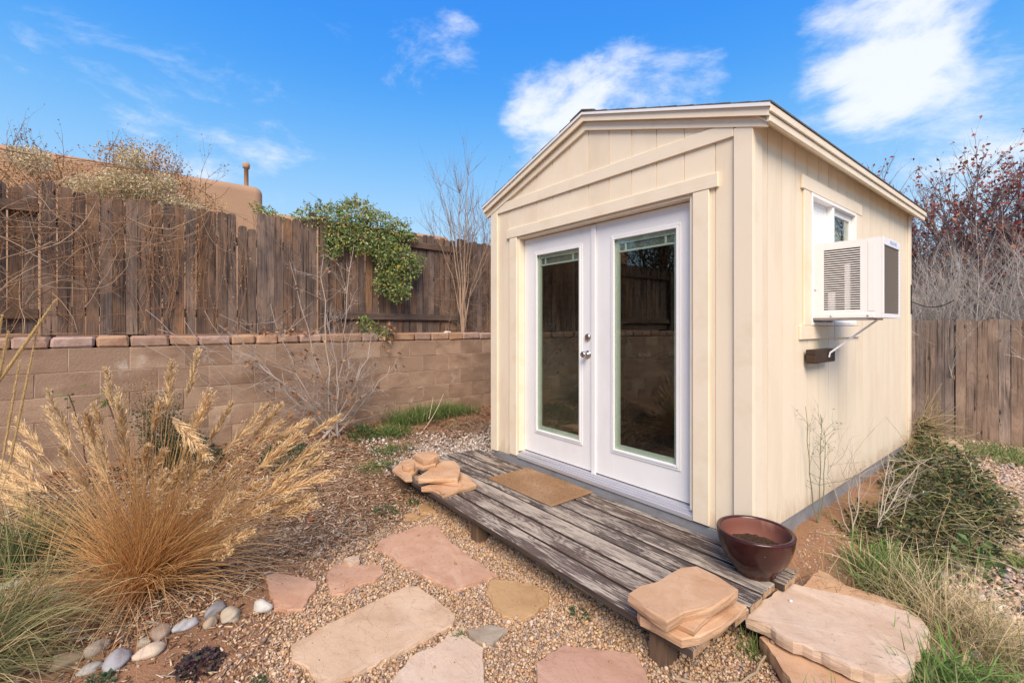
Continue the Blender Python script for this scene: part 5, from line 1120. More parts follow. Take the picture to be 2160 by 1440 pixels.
def tuft(name, label, base, height, spread, N, c0, c1, seed, lean=(0, 0), w=.004, droop=.5, rad=.04, cat='grass', group=None, dry=0.0, drycol=((.40, .29, .14), (.58, .46, .27))):
    r = np.random.default_rng(seed); P, W = grass_blades(r, base, height, spread, lean, N, 6, w, droop, rad)
    V, F = ribbons(P, W, rng=r); C = lerpcol(c0, c1, N, 6, r)
    if dry:
        k = np.repeat(r.random(N) < dry, 12); C2 = lerpcol(*drycol, N, 6, r); C[k] = C2[k]
    t = thing(name, label, cat, tuple(base), group=group); plant_part('leaves', V, F, 'plant', t, C); return t
def grow(r, roots, dirs, L, rad, levels, nch, spread, up=.15, K=5, wig=.12, shrink=.62, start=.25):
    """branch polylines level by level; returns list of (P (n,K,3), R (n,K))"""
    out = []; base = np.asarray(roots, float); d = unit(np.asarray(dirs, float)); Ls = np.asarray(L, float) * np.ones(len(base)); rd_ = np.asarray(rad, float) * np.ones(len(base))
    for lv in range(levels):
        n = len(base); P = np.zeros((n, K, 3)); P[:, 0] = base; dd = d.copy()
        for k in range(1, K):
            dd = unit(dd + r.normal(size=(n, 3)) * wig + np.array([0, 0, up * .25])); P[:, k] = P[:, k - 1] + dd * (Ls / (K - 1))[:, None]
        taper = np.linspace(1, .35 if lv < levels - 1 else .2, K)[None] * rd_[:, None]
        out.append((P, taper))
        m = nch[lv] if lv < len(nch) else nch[-1]
        if lv == levels - 1: break
        pi = np.repeat(np.arange(n), m); t_ = r.uniform(start, 1.0, len(pi)) * (K - 1.001); i0 = t_.astype(int); f = (t_ - i0)[:, None]
        base = P[pi, i0] * (1 - f) + P[pi, i0 + 1] * f; tg = unit(P[pi, i0 + 1] - P[pi, i0])
        d = unit(tg + r.normal(size=tg.shape) * spread + np.array([0, 0, up])); rd_ = np.maximum(taper[pi, i0] * .68, .0008)
        Ls = Ls[pi] * shrink * r.uniform(.6, 1.25, len(pi))
    return out
def tube_all(lv, S=(6, 5, 4, 3, 3)):
    V = []; F = []; n = 0
    for i, (P, Rr) in enumerate(lv):
        v, f = tubes(P, Rr, S[min(i, len(S) - 1)]); V.append(v); F.append(f + n); n += len(v)
    return np.concatenate(V), np.concatenate(F)
def colvar(V, cols, r, s=.25):
    """patchy per-vertex colour from a small palette"""
    return np.array(cols)[r.integers(0, len(cols), len(V))]
def plant_part(name, V, F, m, root, C):
    loc = np.array(root.location); me = np_mesh(name, V - loc, F, C); me.materials.append(MAT[m])
    return ob(name, me, None, root, tuple(loc))
def leaf_cloud(r, pos, L, wr, pal, outward=None, fold=.25, droop=0.0, var=.25):
    n = len(pos); d = r.normal(size=(n, 3)); 
    if outward is not None: d = d + outward
    d[:, 2] -= droop; nn = r.normal(size=(n, 3)) + np.array([.4, -.3, .9])
    Ls = L * r.uniform(.6, 1.25, n); V, F = leaves(pos, d, nn, Ls, Ls * wr, fold)
    pal = np.array(pal); c = pal[r.integers(0, len(pal), n)] * r.uniform(1 - var, 1 + var, (n, 1)); return V, F, rep(c, 5)
def along(r, lv, n, levels=None):
    """random points on branches of the given levels"""
    Ps = np.concatenate([lv[i][0] for i in (levels or range(len(lv)))]); k = r.integers(0, len(Ps), n); t_ = r.uniform(.15, 1, n) * (Ps.shape[1] - 1.001); i0 = t_.astype(int); f = (t_ - i0)[:, None]
    return Ps[k, i0] * (1 - f) + Ps[k, i0 + 1] * f, unit(Ps[k, i0 + 1] - Ps[k, i0])

# ------------------------------------------------------------------ tan feather grass clump
r = np.random.default_rng(31); GB = np.array([-2.16, -2.80, 0.0])
fg = thing('feather_grass', 'big tan ornamental grass clump with fluffy seed plumes in the bed', 'grass', tuple(GB))
PB = np.array(PLUMES)
ptip, pbas = PB[:, :3], PB[:, 3:]
extra = []
for i in range(18):   # further plumes filling the fan between the main ones
    a, b = r.integers(0, len(PB), 2); w_ = r.uniform(.3, .7); q = PB[a] * w_ + PB[b] * (1 - w_)
    hv = q[:3] - GB; hv = hv / np.linalg.norm(hv) * r.uniform(.95, 1.3); tp = GB + hv; L = r.uniform(.22, .32)
    extra.append(np.concatenate([tp, tp - (hv / np.linalg.norm(hv)) * L]))
allp = np.concatenate([PB, np.array(extra)])
for i, q in enumerate(allp):
    tip, bas = q[:3], q[3:]; ax = tip - bas; L = np.linalg.norm(ax); ax = ax / L; K = 92 if i < len(PB) else 60
    if L < .12: continue
    t_ = np.sort(r.uniform(0, 1, K)) ** .92; bend = np.array([0, 0, -.015]) * L
    core = bas + ax * (L * t_)[:, None] + bend * (t_ ** 2)[:, None]
    side = unit(np.cross(ax, r.normal(size=(K, 3)))); bl = (.105 * np.sin(np.pi * np.clip(t_ * .80 + .14, 0, 1)) ** .9 * (1 - .45 * t_) + .014) * r.uniform(.65, 1.15, K) * (L / .33)
    bd = unit(ax * 1.0 + side * r.uniform(.22, .52, (K, 1)))
    V, F = leaves(core, bd, r.normal(size=(K, 3)), bl, r.uniform(.0065, .0115, K), .3)
    tone = r.uniform(.92, 1.1); c = rep(np.array([.74, .54, .30]) * r.uniform(.8, 1.15, (K, 1)) * tone, 5); ns = 7
    u = np.linspace(.2, 1, ns)[None, :, None] + r.normal(0, .03, (K, ns, 1))
    pos = (core[:, None] + bd[:, None] * bl[:, None, None] * u).reshape(-1, 3); n = len(pos)
    dd = np.repeat(bd, ns, 0) * 1.2 + r.normal(size=(n, 3)) * .32
    vs, fs = leaves(pos, dd, r.normal(size=(n, 3)), r.uniform(.010, .019, n), r.uniform(.0028, .0048, n), .2)
    cs_ = np.array([.72, .52, .28]) * r.uniform(.75, 1.2, (n, 1)); cs_[r.random(n) < .35] = np.array([.86, .70, .46])
    F = np.concatenate([F, fs + len(V)]); V = np.concatenate([V, vs]); c = np.concatenate([c, rep(cs_ * tone, 5)])
    v2, f2 = tubes(np.stack([core[::7], core[::7]], 0).swapaxes(0, 1)[:1].repeat(1, 0) if False else np.stack([bas[None], (bas + ax * L * .5 + bend * .25)[None], (tip + bend)[None]], 1), np.array([[.0016, .0012, .0006]]), 4)
    nV = len(V); V = np.concatenate([V, v2]); C = np.concatenate([c, np.tile([.50, .34, .16], (len(v2), 1))])
    me = np_mesh('plume', V - GB, [F, f2 + nV], C); me.materials.append(MAT['plant']); ob('plume', me, None, fg, tuple(GB))
# stems carrying the plumes, plus the dense orange-brown skirt
nb = len(allp); b0 = GB + np.column_stack([r.normal(0, .05, nb), r.normal(0, .05, nb), np.full(nb, .0)])
Pst = arcs(b0, allp[:, 3:] + 0, np.column_stack([np.zeros(nb), np.zeros(nb), np.full(nb, .10)]), 8)
V1, F1 = tubes(Pst, np.full((nb, 8), .0020) * np.linspace(1, .65, 8), 4); C1 = lerpcol((.62, .29, .095), (.76, .53, .25), nb, 8, r, .2, 4)
N = 1050; k = r.integers(0, nb, N); end = allp[k, 3:] * 1.0; fr = r.uniform(.45, 1.08, N)[:, None]
b1 = GB + np.column_stack([r.normal(0, .065, N), r.normal(0, .065, N), np.zeros(N)])
e1 = GB + (end - GB) * fr + r.normal(size=(N, 3)) * np.array([.13, .13, .08]); e1[:, 2] = np.maximum(e1[:, 2], .05)
P2 = arcs(b1, e1, np.column_stack([np.zeros(N), np.zeros(N), r.uniform(.02, .14, N)]), 7, r, .002)
V2, F2 = tubes(P2, np.full((N, 7), .0017) * np.linspace(1.2, .4, 7), 3); C2 = lerpcol((.66, .31, .10), (.80, .55, .25), N, 7, r, .28, 3)
N3 = 620; a = r.uniform(0, 2 * np.pi, N3); rr = r.uniform(.35, .95, N3); b3 = GB + np.column_stack([r.normal(0, .06, N3), r.normal(0, .06, N3), np.zeros(N3)])
e3 = GB + np.column_stack([np.cos(a) * rr, np.sin(a) * rr, r.uniform(.0, .22, N3)]); e3[:, 2] = np.maximum(gz(e3[:, 0], e3[:, 1]) + .01, e3[:, 2])
P3 = arcs(b3, e3, np.column_stack([np.zeros(N3), np.zeros(N3), r.uniform(.06, .26, N3)]), 7)
V3, F3 = ribbons(P3, np.full((N3, 7), .0030) * np.array([1, 1, 1, .9, .8, .6, .2]), rng=r); C3 = lerpcol((.52, .25, .10), (.70, .47, .24), N3, 7, r, .3, 2)
plant_part('stems', np.concatenate([V1, V2]), [F1, F2 + len(V1)], 'plant', fg, np.concatenate([C1, C2]))
plant_part('skirt_blades', V3, F3, 'plant', fg, C3)

# ------------------------------------------------------------------ blue-green grass at the lower left, with foxtail stalks
tuft('green_grass_clump', 'arching blue-green grass clump at the lower left corner', (-2.02, -3.36, .0), .66, .85, 460, (.12, .14, .055), (.33, .33, .15), 33, lean=(.34, .16), w=.0042, droop=.72, rad=.10, dry=.22)
tuft('green_grass_clump', 'nearer blue-green grass clump cut by the lower left edge', (-1.72, -3.42, .0), .60, .8, 380, (.10, .125, .05), (.28, .30, .13), 34, lean=(.30, .30), w=.0040, droop=.7, rad=.07, dry=.25)
tuft('green_grass_clump', 'upright green grass clump farther back at the left edge', (-2.75, -3.40, .03), .60, .55, 420, (.07, .105, .045), (.20, .25, .10), 35, lean=(.1, .05), w=.0038, droop=.5, rad=.08, dry=.12)
sp = thing('foxtail_stalks', 'tall straw-coloured foxtail grass stalks at the left edge', 'grass', (-1.33, -3.34, 0))
for (tx, ty, tz), (bx, by, bz), wd in (((-1.24, -3.059, 1.624), (-1.321, -3.243, 1.269), .0105), ((-1.281, -3.111, 1.533), (-1.307, -3.192, .996), .0070), ((-1.282, -3.161, 1.389), (-1.292, -3.205, 1.038), .0058), ((-1.28, -3.19, 1.50), (-1.315, -3.232, 1.25), .0068), ((-1.30, -3.21, 1.56), (-1.34, -3.26, 1.20), .0058)):
    t0 = np.array([tx, ty, tz]); b0 = np.array([bx, by, bz]); rt0 = np.array([-1.33 + r.normal(0, .02), -3.34 + r.normal(0, .02), .0])
    P = arcs(rt0[None], b0[None], np.array([[-.03, -.03, .1]]), 8); v1, f1 = tubes(P, np.full((1, 8), .0017), 5)
    n = 620; t_ = r.uniform(0, 1, n); ax = t0 - b0; core = b0 + ax * t_[:, None]; sd = unit(np.cross(unit(ax), r.normal(size=(n, 3))))
    ww = wd * (np.sin(np.pi * np.clip(.06 + .93 * t_, 0, 1)) ** .35)
    v2, f2 = leaves(core + sd * (ww * .45)[:, None], unit(ax) + sd * .35, sd, r.uniform(.006, .010, n), r.uniform(.002, .003, n), .2)
    c2 = rep(np.array([.74, .56, .28]) * r.uniform(.75, 1.3, (n, 1)), 5)
    v3, f3 = tubes(np.stack([b0, (b0 + t0) / 2, t0])[None], np.array([[wd * .5, wd * .5, wd * .15]]), 6)
    V = np.concatenate([v1, v3, v2]); me = np_mesh('stalk', V - np.array(sp.location), [np.concatenate([f1, f3 + len(v1)]), f2 + len(v1) + len(v3)], np.concatenate([np.tile([.64, .50, .24], (len(v1), 1)), np.tile([.58, .41, .18], (len(v3), 1)), c2]))
    me.materials.append(MAT['plant']); ob('stalk', me, None, sp, tuple(sp.location))

# ------------------------------------------------------------------ low plants
def rosette(name, label, c, rad, n, L, pal, seed, wr=.8, h=.04, cat='plant', group=None):
    q = np.random.default_rng(seed); a = q.uniform(0, 6.28, n); rr = np.sqrt(q.random(n)); x = c[0] + np.cos(a) * rr * rad[0]; y = c[1] + np.sin(a) * rr * rad[1]
    z = gz(x, y) + h * (1 - rr ** 2) * q.uniform(.4, 1, n) + .006
    V, F, C = leaf_cloud(q, np.stack([x, y, z], -1), L, wr, pal, np.stack([np.cos(a), np.sin(a), np.full(n, .5)], -1)); 
    b = np.array([c[0], c[1], float(gz(c[0], c[1]))]); t = thing(name, label, cat, tuple(b), group=group); plant_part('leaves', V, F, 'leaf', t, C)
    pos = np.stack([x, y, z], -1)[::3]; m = len(pos); Ps = arcs(np.tile(b, (m, 1)) * .5 + np.column_stack([pos[:, 0], pos[:, 1], gz(pos[:, 0], pos[:, 1])]) * .5, pos, np.tile([0, 0, .01], (m, 1)), 4); v, f = tubes(Ps, np.full((m, 4), .0014), 3)
    plant_part('foliage_stems', v, f, 'twig', t, np.tile(np.array(pal[0]) * 1.6, (len(v), 1))); return t
rosette('purple_groundcover', 'low purple-leaved ground cover patch on the bare dirt', (-1.235, -2.60), (.10, .085), 330, .022, [(.085, .045, .055), (.12, .065, .07), (.065, .075, .045), (.14, .085, .085), (.05, .04, .045)], 41, h=.035)
GRN = [(.06, .11, .05), (.09, .15, .06), (.05, .09, .06), (.12, .17, .08)]
rosette('small_weed', 'small bluish green weed left of the purple ground cover', (-1.36, -2.95), (.06, .06), 70, .02, GRN, 42)
rosette('small_weed', 'small green weed at the bottom edge near the big buff flagstone', (-.93, -2.42), (.05, .04), 45, .016, GRN, 43)
rosette('small_weed', 'low green weed patch in the mulch left of the deck', (-2.32, -1.28), (.16, .10), 110, .017, GRN, 44)
rosette('small_weed', 'low green weed patch below the left stone stack', (-2.35, -1.02), (.10, .06), 70, .017, GRN, 45)
rosette('small_weed', 'tiny green weed under the deck front edge', (-.42, -1.02), (.07, .05), 45, .018, GRN, 46)
rosette('dark_foliage_plant', 'dark green leafy plant behind the tan grass, by the wall', (-3.75, -2.55), (.34, .30), 520, .034, [(.03, .06, .03), (.05, .09, .04), (.035, .07, .05)], 47, h=.34, wr=.5)
rosette('dark_foliage_plant', 'low dark green foliage right of the tan grass plumes', (-3.55, -1.75), (.30, .26), 420, .032, [(.03, .065, .03), (.05, .09, .04), (.09, .13, .05)], 48, h=.14, wr=.5)
rosette('dark_foliage_plant', 'bushy green plant at the foot of the bare thorny shrub', (-3.78, -.95), (.16, .16), 230, .04, [(.04, .09, .03), (.09, .15, .05), (.14, .18, .06)], 49, h=.16, wr=.55)
rosette('dark_foliage_plant', 'low dark green plants under the tan grass stems', (-2.75, -3.0), (.40, .26), 420, .03, [(.03, .06, .035), (.045, .08, .045), (.06, .10, .06)], 50, h=.10, wr=.5)
# grass tufts near the wall and around the gravel
Gc0, Gc1 = (.055, .095, .025), (.17, .25, .075)
for i, (x, y, h, s, n, lb) in enumerate([(-4.02, -.35, .26, .6, 420, 'green grass tuft at the wall foot, nearest the thorny shrub'), (-4.05, -.05, .28, .6, 460, 'green grass tuft at the wall foot, left of the leaning dry stalk'), (-4.08, .25, .27, .6, 420, 'green grass tuft at the wall foot, behind the leaning dry stalk'), (-4.08, .55, .20, .6, 300, 'green grass tuft at the wall foot, right of the leaning dry stalk'), (-3.72, -.62, .20, .9, 420, 'round green grass tuft behind the left stone stack'), (-3.40, -.78, .13, .9, 300, 'short green grass patch left of the left stone stack'), (-3.15, -.98, .12, .9, 280, 'short green grass patch just in front of the left stack'), (-3.15, .62, .11, .9, 200, 'short green tuft in the white gravel near the shed corner'), (-3.75, 1.25, .16, .9, 240, 'short grass between the shed and the wall end')]):
    tuft('grass_tuft', lb, (x, y, float(gz(x, y))), h, s, n, Gc0, Gc1, 60 + i, w=.0055, rad=.11, droop=.6, dry=.06, group='grass tufts by the wall')
tuft('grass_tuft', 'little grass tuft at the corner of the greyish flagstone', (-.66, -1.60, .01), .05, .9, 60, Gc0, Gc1, 75, w=.003, rad=.012)

# ------------------------------------------------------------------ dead vine on the left fence
def fence_pt(y, off): return wall_x(y) - .30 + off     # world x of a point off metres in front of the fence boards
q = np.random.default_rng(71)
vn = thing('dead_vine', 'tangle of dry brown vines hanging over the left end of the fence', 'vine', (fence_pt(-3.4, .08), -3.4, 1.44))
N = 200; K = 12
y0 = q.uniform(-4.6, -2.9, N); z0v = q.uniform(1.5, 2.9, N); y0[:110] = q.normal(-3.78, .2, 110); y0[170:] = q.uniform(-3.0, -2.2, 30); z0v[170:] = q.uniform(2.5, 2.9, 30)
P = np.zeros((N, K, 3)); ang = q.uniform(0, 2 * np.pi, N); st_ = q.uniform(.05, .11, N); cur = q.normal(0, .16, N)
yy, zz_ = y0.copy(), z0v.copy(); off = q.uniform(.02, .16, N)
for k_ in range(K):
    P[:, k_] = np.stack([fence_pt(yy, off + .02 * np.sin(k_ * .7 + y0 * 9)), yy, zz_], -1)
    ang = ang + cur + q.normal(0, .16, N); yy = yy + np.cos(ang) * st_; zz_ = np.clip(zz_ + np.sin(ang) * st_ - .006, 1.46, 3.0)
rad_ = q.uniform(.0012, .0046, N)[:, None] * np.linspace(1, .5, K); V, F = tubes(P, rad_, 4)
C = rep(np.array([(.28, .16, .095), (.34, .22, .14), (.20, .105, .06), (.40, .29, .20)])[q.integers(0, 4, N)] * q.uniform(.7, 1.2, (N, 1)), K * 4)
plant_part('vine_stems', V, F, 'twig', vn, C)
# hanging runners with crumpled leaf scraps
N = 90; yh = q.uniform(-3.9, -1.9, N); yh[:45] = q.choice([-3.75, -2.75, -2.45, -2.1], 45) + q.normal(0, .06, 45); zt = q.uniform(2.2, 2.85, N); ln = q.uniform(.25, .95, N)
t_ = np.linspace(0, 1, 8)[None]; P = np.stack([fence_pt(yh[:, None], .03 + .05 * q.random((N, 1)) + .02 * np.sin(t_ * 7 + yh[:, None] * 20)), yh[:, None] + .07 * np.sin(t_ * 4 + yh[:, None] * 31) * t_, np.maximum(zt[:, None] - ln[:, None] * t_, 1.47)], -1)
V, F = tubes(P, np.full((N, 8), .0016), 3); plant_part('hanging_runners', V, F, 'twig', vn, np.tile([.33, .19, .11], (len(V), 1)))
n = 900; pi = q.integers(0, N, n); ti = q.integers(0, 8, n); pos = P[pi, ti] + q.normal(0, .018, (n, 3)); pos[:, 0] = np.maximum(pos[:, 0], fence_pt(pos[:, 1], .014))
V, F, C = leaf_cloud(q, pos, .022, .5, [(.36, .17, .075), (.44, .25, .13), (.26, .12, .055), (.50, .34, .20)], droop=.6); plant_part('dry_leaves', V, F, 'leaf', vn, C)

# pale rabbitbrush and rust-brown seed bush behind the fence
def bush_cloud(name, label, root, centers, rads, nleaf, L, wr, pal, seed, stemcol, nst=40, cat='bush', zmin=1.4, part='foliage', droop=0.0):
    q = np.random.default_rng(seed); t = thing(name, label, cat, root)
    cs = np.array(centers, float); rs_ = np.array(rads, float); w_ = rs_.prod(1) if rs_.ndim > 1 else rs_ ** 3; w_ = w_ / w_.sum()
    k = q.choice(len(cs), nleaf, p=w_); d = unit(q.normal(size=(nleaf, 3))) * (q.random((nleaf, 1)) ** .42); pos = cs[k] + d * rs_[k]
    V, F, C = leaf_cloud(q, pos, L, wr, pal, d * .8, droop=droop); plant_part(part, V, F, 'leaf', t, C)
    ke = q.integers(0, len(cs), nst); tip = cs[ke] + unit(q.normal(size=(nst, 3))) * rs_[ke] * .8; b = np.tile(np.array(root, float), (nst, 1)) + q.normal(0, .06, (nst, 3)) * np.array([1, 1, 0])
    Ps = arcs(b, tip, np.column_stack([np.zeros(nst), np.zeros(nst), q.uniform(0, .2, nst)]), 7, q, .018); V, F = tubes(Ps, np.full((nst, 7), .006) * np.linspace(1, .2, 7), 4)
    plant_part('stems', V, F, 'twig', t, np.tile(np.array(stemcol), (len(V), 1))); return t
b = bush_cloud('rabbitbrush', 'pale fluffy cream rabbitbrush spilling over the left fence', (-5.05, -2.95, 1.4), [(-4.98, -2.62, 2.86), (-4.95, -2.42, 2.80), (-5.0, -2.85, 2.98), (-5.05, -3.05, 3.02), (-5.02, -2.70, 3.08), (-5.05, -3.3, 2.92), (-5.1, -3.72, 3.14), (-4.9, -2.28, 2.68), (-5.0, -2.95, 3.28)], [(.16, .15, .14), (.14, .13, .12), (.2, .17, .17), (.2, .2, .18), (.15, .15, .13), (.18, .2, .14), (.15, .17, .13), (.11, .10, .10), (.14, .16, .12)], 12000, .027, .45, [(.72, .60, .38), (.80, .70, .50), (.62, .47, .26), (.52, .40, .20), (.84, .77, .60), (.42, .38, .17)], 72, (.20, .13, .08), 70, part='seed_fluff')
b = bush_cloud('rust_brown_bush', 'rust-brown seed-laden bush rising behind the left fence', (-5.45, -3.0, 1.4), [(-5.4, -2.75, 3.22), (-5.4, -3.05, 3.35), (-5.4, -2.5, 3.10), (-5.45, -3.75, 3.10), (-5.45, -4.1, 3.0), (-5.4, -3.4, 3.05), (-5.35, -2.25, 2.95), (-5.4, -2.85, 3.42)], [(.3, .26, .28), (.3, .28, .22), (.26, .24, .26), (.3, .36, .26), (.3, .3, .26), (.3, .3, .24), (.2, .2, .2), (.3, .36, .22)], 8000, .026, .55, [(.60, .33, .12), (.68, .43, .18), (.48, .25, .09), (.32, .16, .07), (.72, .50, .25)], 73, (.17, .10, .06), 120)
q = np.random.default_rng(74)
n = 46; bs_ = np.column_stack([q.uniform(-5.5, -5.3, n), np.concatenate([q.uniform(-3.95, -3.5, 14), q.uniform(-3.2, -2.3, 32)]), q.uniform(3.0, 3.25, n)])
lv = grow(q, bs_, q.normal(size=(n, 3)) * .35 + np.array([0, 0, 1]), q.uniform(.22, .48, n), .003, 2, [4], .5, .2); V, F = tube_all(lv, (4, 3)); plant_part('seed_sprays', V, F, 'twig', b, np.tile([.24, .14, .08], (len(V), 1)))
pos, _ = along(q, lv, 900); V, F, C = leaf_cloud(q, pos, .020, .6, [(.36, .18, .07), (.24, .12, .055), (.48, .28, .12)]); plant_part('seed_pods', V, F, 'leaf', b, C)

# ------------------------------------------------------------------ honeysuckle over the fence
q = np.random.default_rng(75)
HC = np.array([(-4.60, -1.30, 2.82), (-4.60, -1.02, 2.88), (-4.60, -.72, 2.98), (-4.60, -.45, 2.90), (-4.58, -.18, 2.80), (-4.50, -1.0, 2.62), (-4.46, -.75, 2.62), (-4.46, -.45, 2.55), (-4.44, -.2, 2.45), (-4.42, -.05, 2.32), (-4.42, -.35, 2.28), (-4.42, -.42, 2.08), (-4.42, -.20, 2.08), (-4.42, -.22, 1.95), (-4.48, -1.08, 2.46), (-4.62, -.08, 2.75), (-4.44, .06, 2.42)])
HR = np.array([(.16, .20, .13), (.2, .22, .16), (.22, .25, .18), (.2, .25, .16), (.18, .2, .13), (.13, .2, .16), (.14, .22, .2), (.15, .2, .2), (.14, .2, .18), (.13, .15, .16), (.12, .2, .16), (.12, .17, .16), (.12, .16, .15), (.1, .15, .12), (.1, .13, .13), (.15, .22, .08), (.1, .12, .1)])
t = thing('honeysuckle', 'green and yellowish honeysuckle vine draped over the fence', 'vine', (-4.75, -.6, 1.4))
nl = 8000; k = q.choice(len(HC), nl, p=HR.prod(1) / HR.prod(1).sum()); d = unit(q.normal(size=(nl, 3))) * (q.random((nl, 1)) ** .3); pos = HC[k] + d * HR[k]
yel = np.clip((pos[:, 2] - 2.75) * 2.2, 0, 1); PALG = np.array([(.12, .21, .05), (.19, .29, .075), (.26, .35, .11), (.09, .16, .065), (.36, .42, .22), (.21, .31, .11)]); PALY = np.array([(.50, .44, .08), (.42, .37, .08), (.56, .36, .11), (.32, .34, .08)])
c = np.where((q.random(nl) < .20 + .42 * yel)[:, None], PALY[q.integers(0, 4, nl)], PALG[q.integers(0, 6, nl)]) * q.uniform(.7, 1.3, (nl, 1))
dd = d + q.normal(size=(nl, 3)) * .8; dd[:, 2] -= .35; Ls = .046 * q.uniform(.6, 1.2, nl); V, F = leaves(pos, dd, q.normal(size=(nl, 3)) * .7 + np.array([.6, -.3, .7]), Ls, Ls * .46, .2); plant_part('leaves', V, F, 'leaf', t, rep(c, 5))
ns = 60; ke = q.integers(0, len(HC), ns); Ps = arcs(np.tile([-4.75, -.6, 1.4], (ns, 1)) + q.normal(0, .12, (ns, 3)) * np.array([0, 1, 0]), HC[ke] + q.normal(0, .1, (ns, 3)), np.tile([-.1, 0, .7], (ns, 1)), 8, q, .015); V, F = tubes(Ps, np.full((ns, 8), .005) * np.linspace(1, .3, 8), 4); plant_part('stems', V, F, 'twig', t, np.tile([.16, .10, .06], (len(V), 1)))
# sprigs standing out at the top
n = 60; bs_ = np.column_stack([np.full(n, -4.62), q.uniform(-1.35, .05, n), np.zeros(n)]); bs_[:, 2] = 2.88 + .2 * np.exp(-((bs_[:, 1] + .72) / .42) ** 2)
lv = grow(q, bs_, q.normal(size=(n, 3)) * .5 + np.array([0, 0, 1]), q.uniform(.06, .17, n), .0018, 1, [1], .4); V, F = tube_all(lv, (3,)); plant_part('sprigs', V, F, 'twig', t, np.tile([.15, .11, .06], (len(V), 1)))
pos, _ = along(q, lv, 800); V, F, C = leaf_cloud(q, pos, .032, .42, np.concatenate([PALY, PALG]), np.array([0, 0, .5])); plant_part('sprig_leaves', V, F, 'leaf', t, C)
bush_cloud('honeysuckle_sprig', 'small green sprig above the fence beside the adobe corner', (-4.75, -1.75, 1.4), [(-4.72, -1.75, 2.86), (-4.72, -1.62, 2.82), (-4.72, -1.88, 2.92)], [(.08, .11, .08), (.08, .09, .06), (.06, .06, .05)], 330, .038, .4, np.concatenate([PALY, PALG]).tolist(), 76, (.15, .10, .06), 10, 'vine')
bush_cloud('honeysuckle_shoot', 'small green and yellow vine shoot over the cap stones', (-4.45, -.62, 1.42), [(-4.28, -.62, 1.50), (-4.24, -.56, 1.42), (-4.26, -.75, 1.55), (-4.23, -.48, 1.44)], [(.08, .12, .07), (.05, .12, .06), (.06, .09, .1), (.05, .09, .06)], 300, .045, .48, np.concatenate([PALY, PALG, PALG]).tolist(), 77, (.18, .12, .07), 12, 'vine')

# ------------------------------------------------------------------ bare sapling by the shed corner and thicket behind it
q = np.random.default_rng(78)
rt0 = np.array([-4.45, .78, 1.40]); t = thing('bare_sapling', 'leafless multi-stemmed sapling in front of the fence near the shed', 'tree', tuple(rt0))
tips = np.array([(-4.5, .36, 3.80), (-4.5, .72, 3.75), (-4.5, .93, 4.12), (-4.48, 1.12, 3.3), (-4.5, .58, 3.2), (-4.4, 1.3, 2.7), (-4.5, .25, 3.0), (-4.5, 1.0, 3.5), (-4.45, 1.45, 3.1)])
n = len(tips); Ps = arcs(rt0 + q.normal(0, .015, (n, 3)) * np.array([1, 1, 0]), tips, np.column_stack([np.zeros(n), (0.80 - tips[:, 1]) * .35, np.full(n, .1)]), 9, q, .012)
Rr = np.array([.016, .014, .016, .011, .012, .010, .010, .011, .010])[:, None] * np.linspace(1, .12, 9)
V0, F0 = tubes(Ps, Rr, 6); plant_part('trunk', V0, F0, 'twig', t, np.array([.38, .27, .19])[None] * q.uniform(.85, 1.15, (len(V0), 1)))
m = 190; pi = q.integers(0, n, m); ti = q.integers(3, 8, m); bs_ = Ps[pi, ti]; lv = grow(q, bs_, unit(Ps[pi, ti + 1] - Ps[pi, ti]) + q.normal(size=(m, 3)) * .45, q.uniform(.2, .55, m), .0032, 2, [3], .4, .35, wig=.07); V, F = tube_all(lv, (4, 3))
plant_part('twigs', V, F, 'twig', t, np.tile([.26, .18, .13], (len(V), 1)))
m = 90; bs_ = rt0 + np.column_stack([q.uniform(.0, .1, m), q.uniform(-.35, .55, m), q.uniform(.05, 1.1, m)]); lv = grow(q, bs_, q.normal(size=(m, 3)) * np.array([.2, 1, .9]), q.uniform(.2, .5, m), .0018, 2, [2], .5, .05, wig=.15); V, F = tube_all(lv, (3, 3)); plant_part('fine_twigs', V, F, 'twig', t, np.tile([.34, .24, .17], (len(V), 1)))
t = thing('bare_bush', 'dense dark leafless bush behind the fence next to the shed roof', 'bush', (-5.4, 1.7, 1.4))
m = 26; lv = grow(q, np.tile([-5.4, 1.7, 1.4], (m, 1)) + q.normal(0, .15, (m, 3)) * np.array([1, 1.5, 0]), q.normal(size=(m, 3)) * np.array([.28, .35, .1]) + np.array([0, 0, 1]), q.uniform(1.2, 2.1, m), .010, 4, [5, 4, 3], .38, .25, shrink=.5); V, F = tube_all(lv, (5, 4, 3, 3)); plant_part('branches', V, F, 'twig', t, np.tile([.16, .105, .08], (len(V), 1)))
pos, _ = along(q, lv, 420, [2, 3]); V, F, C = leaf_cloud(q, pos, .022, .5, [(.16, .09, .05), (.22, .13, .07)]); plant_part('dry_leaves', V, F, 'leaf', t, C)

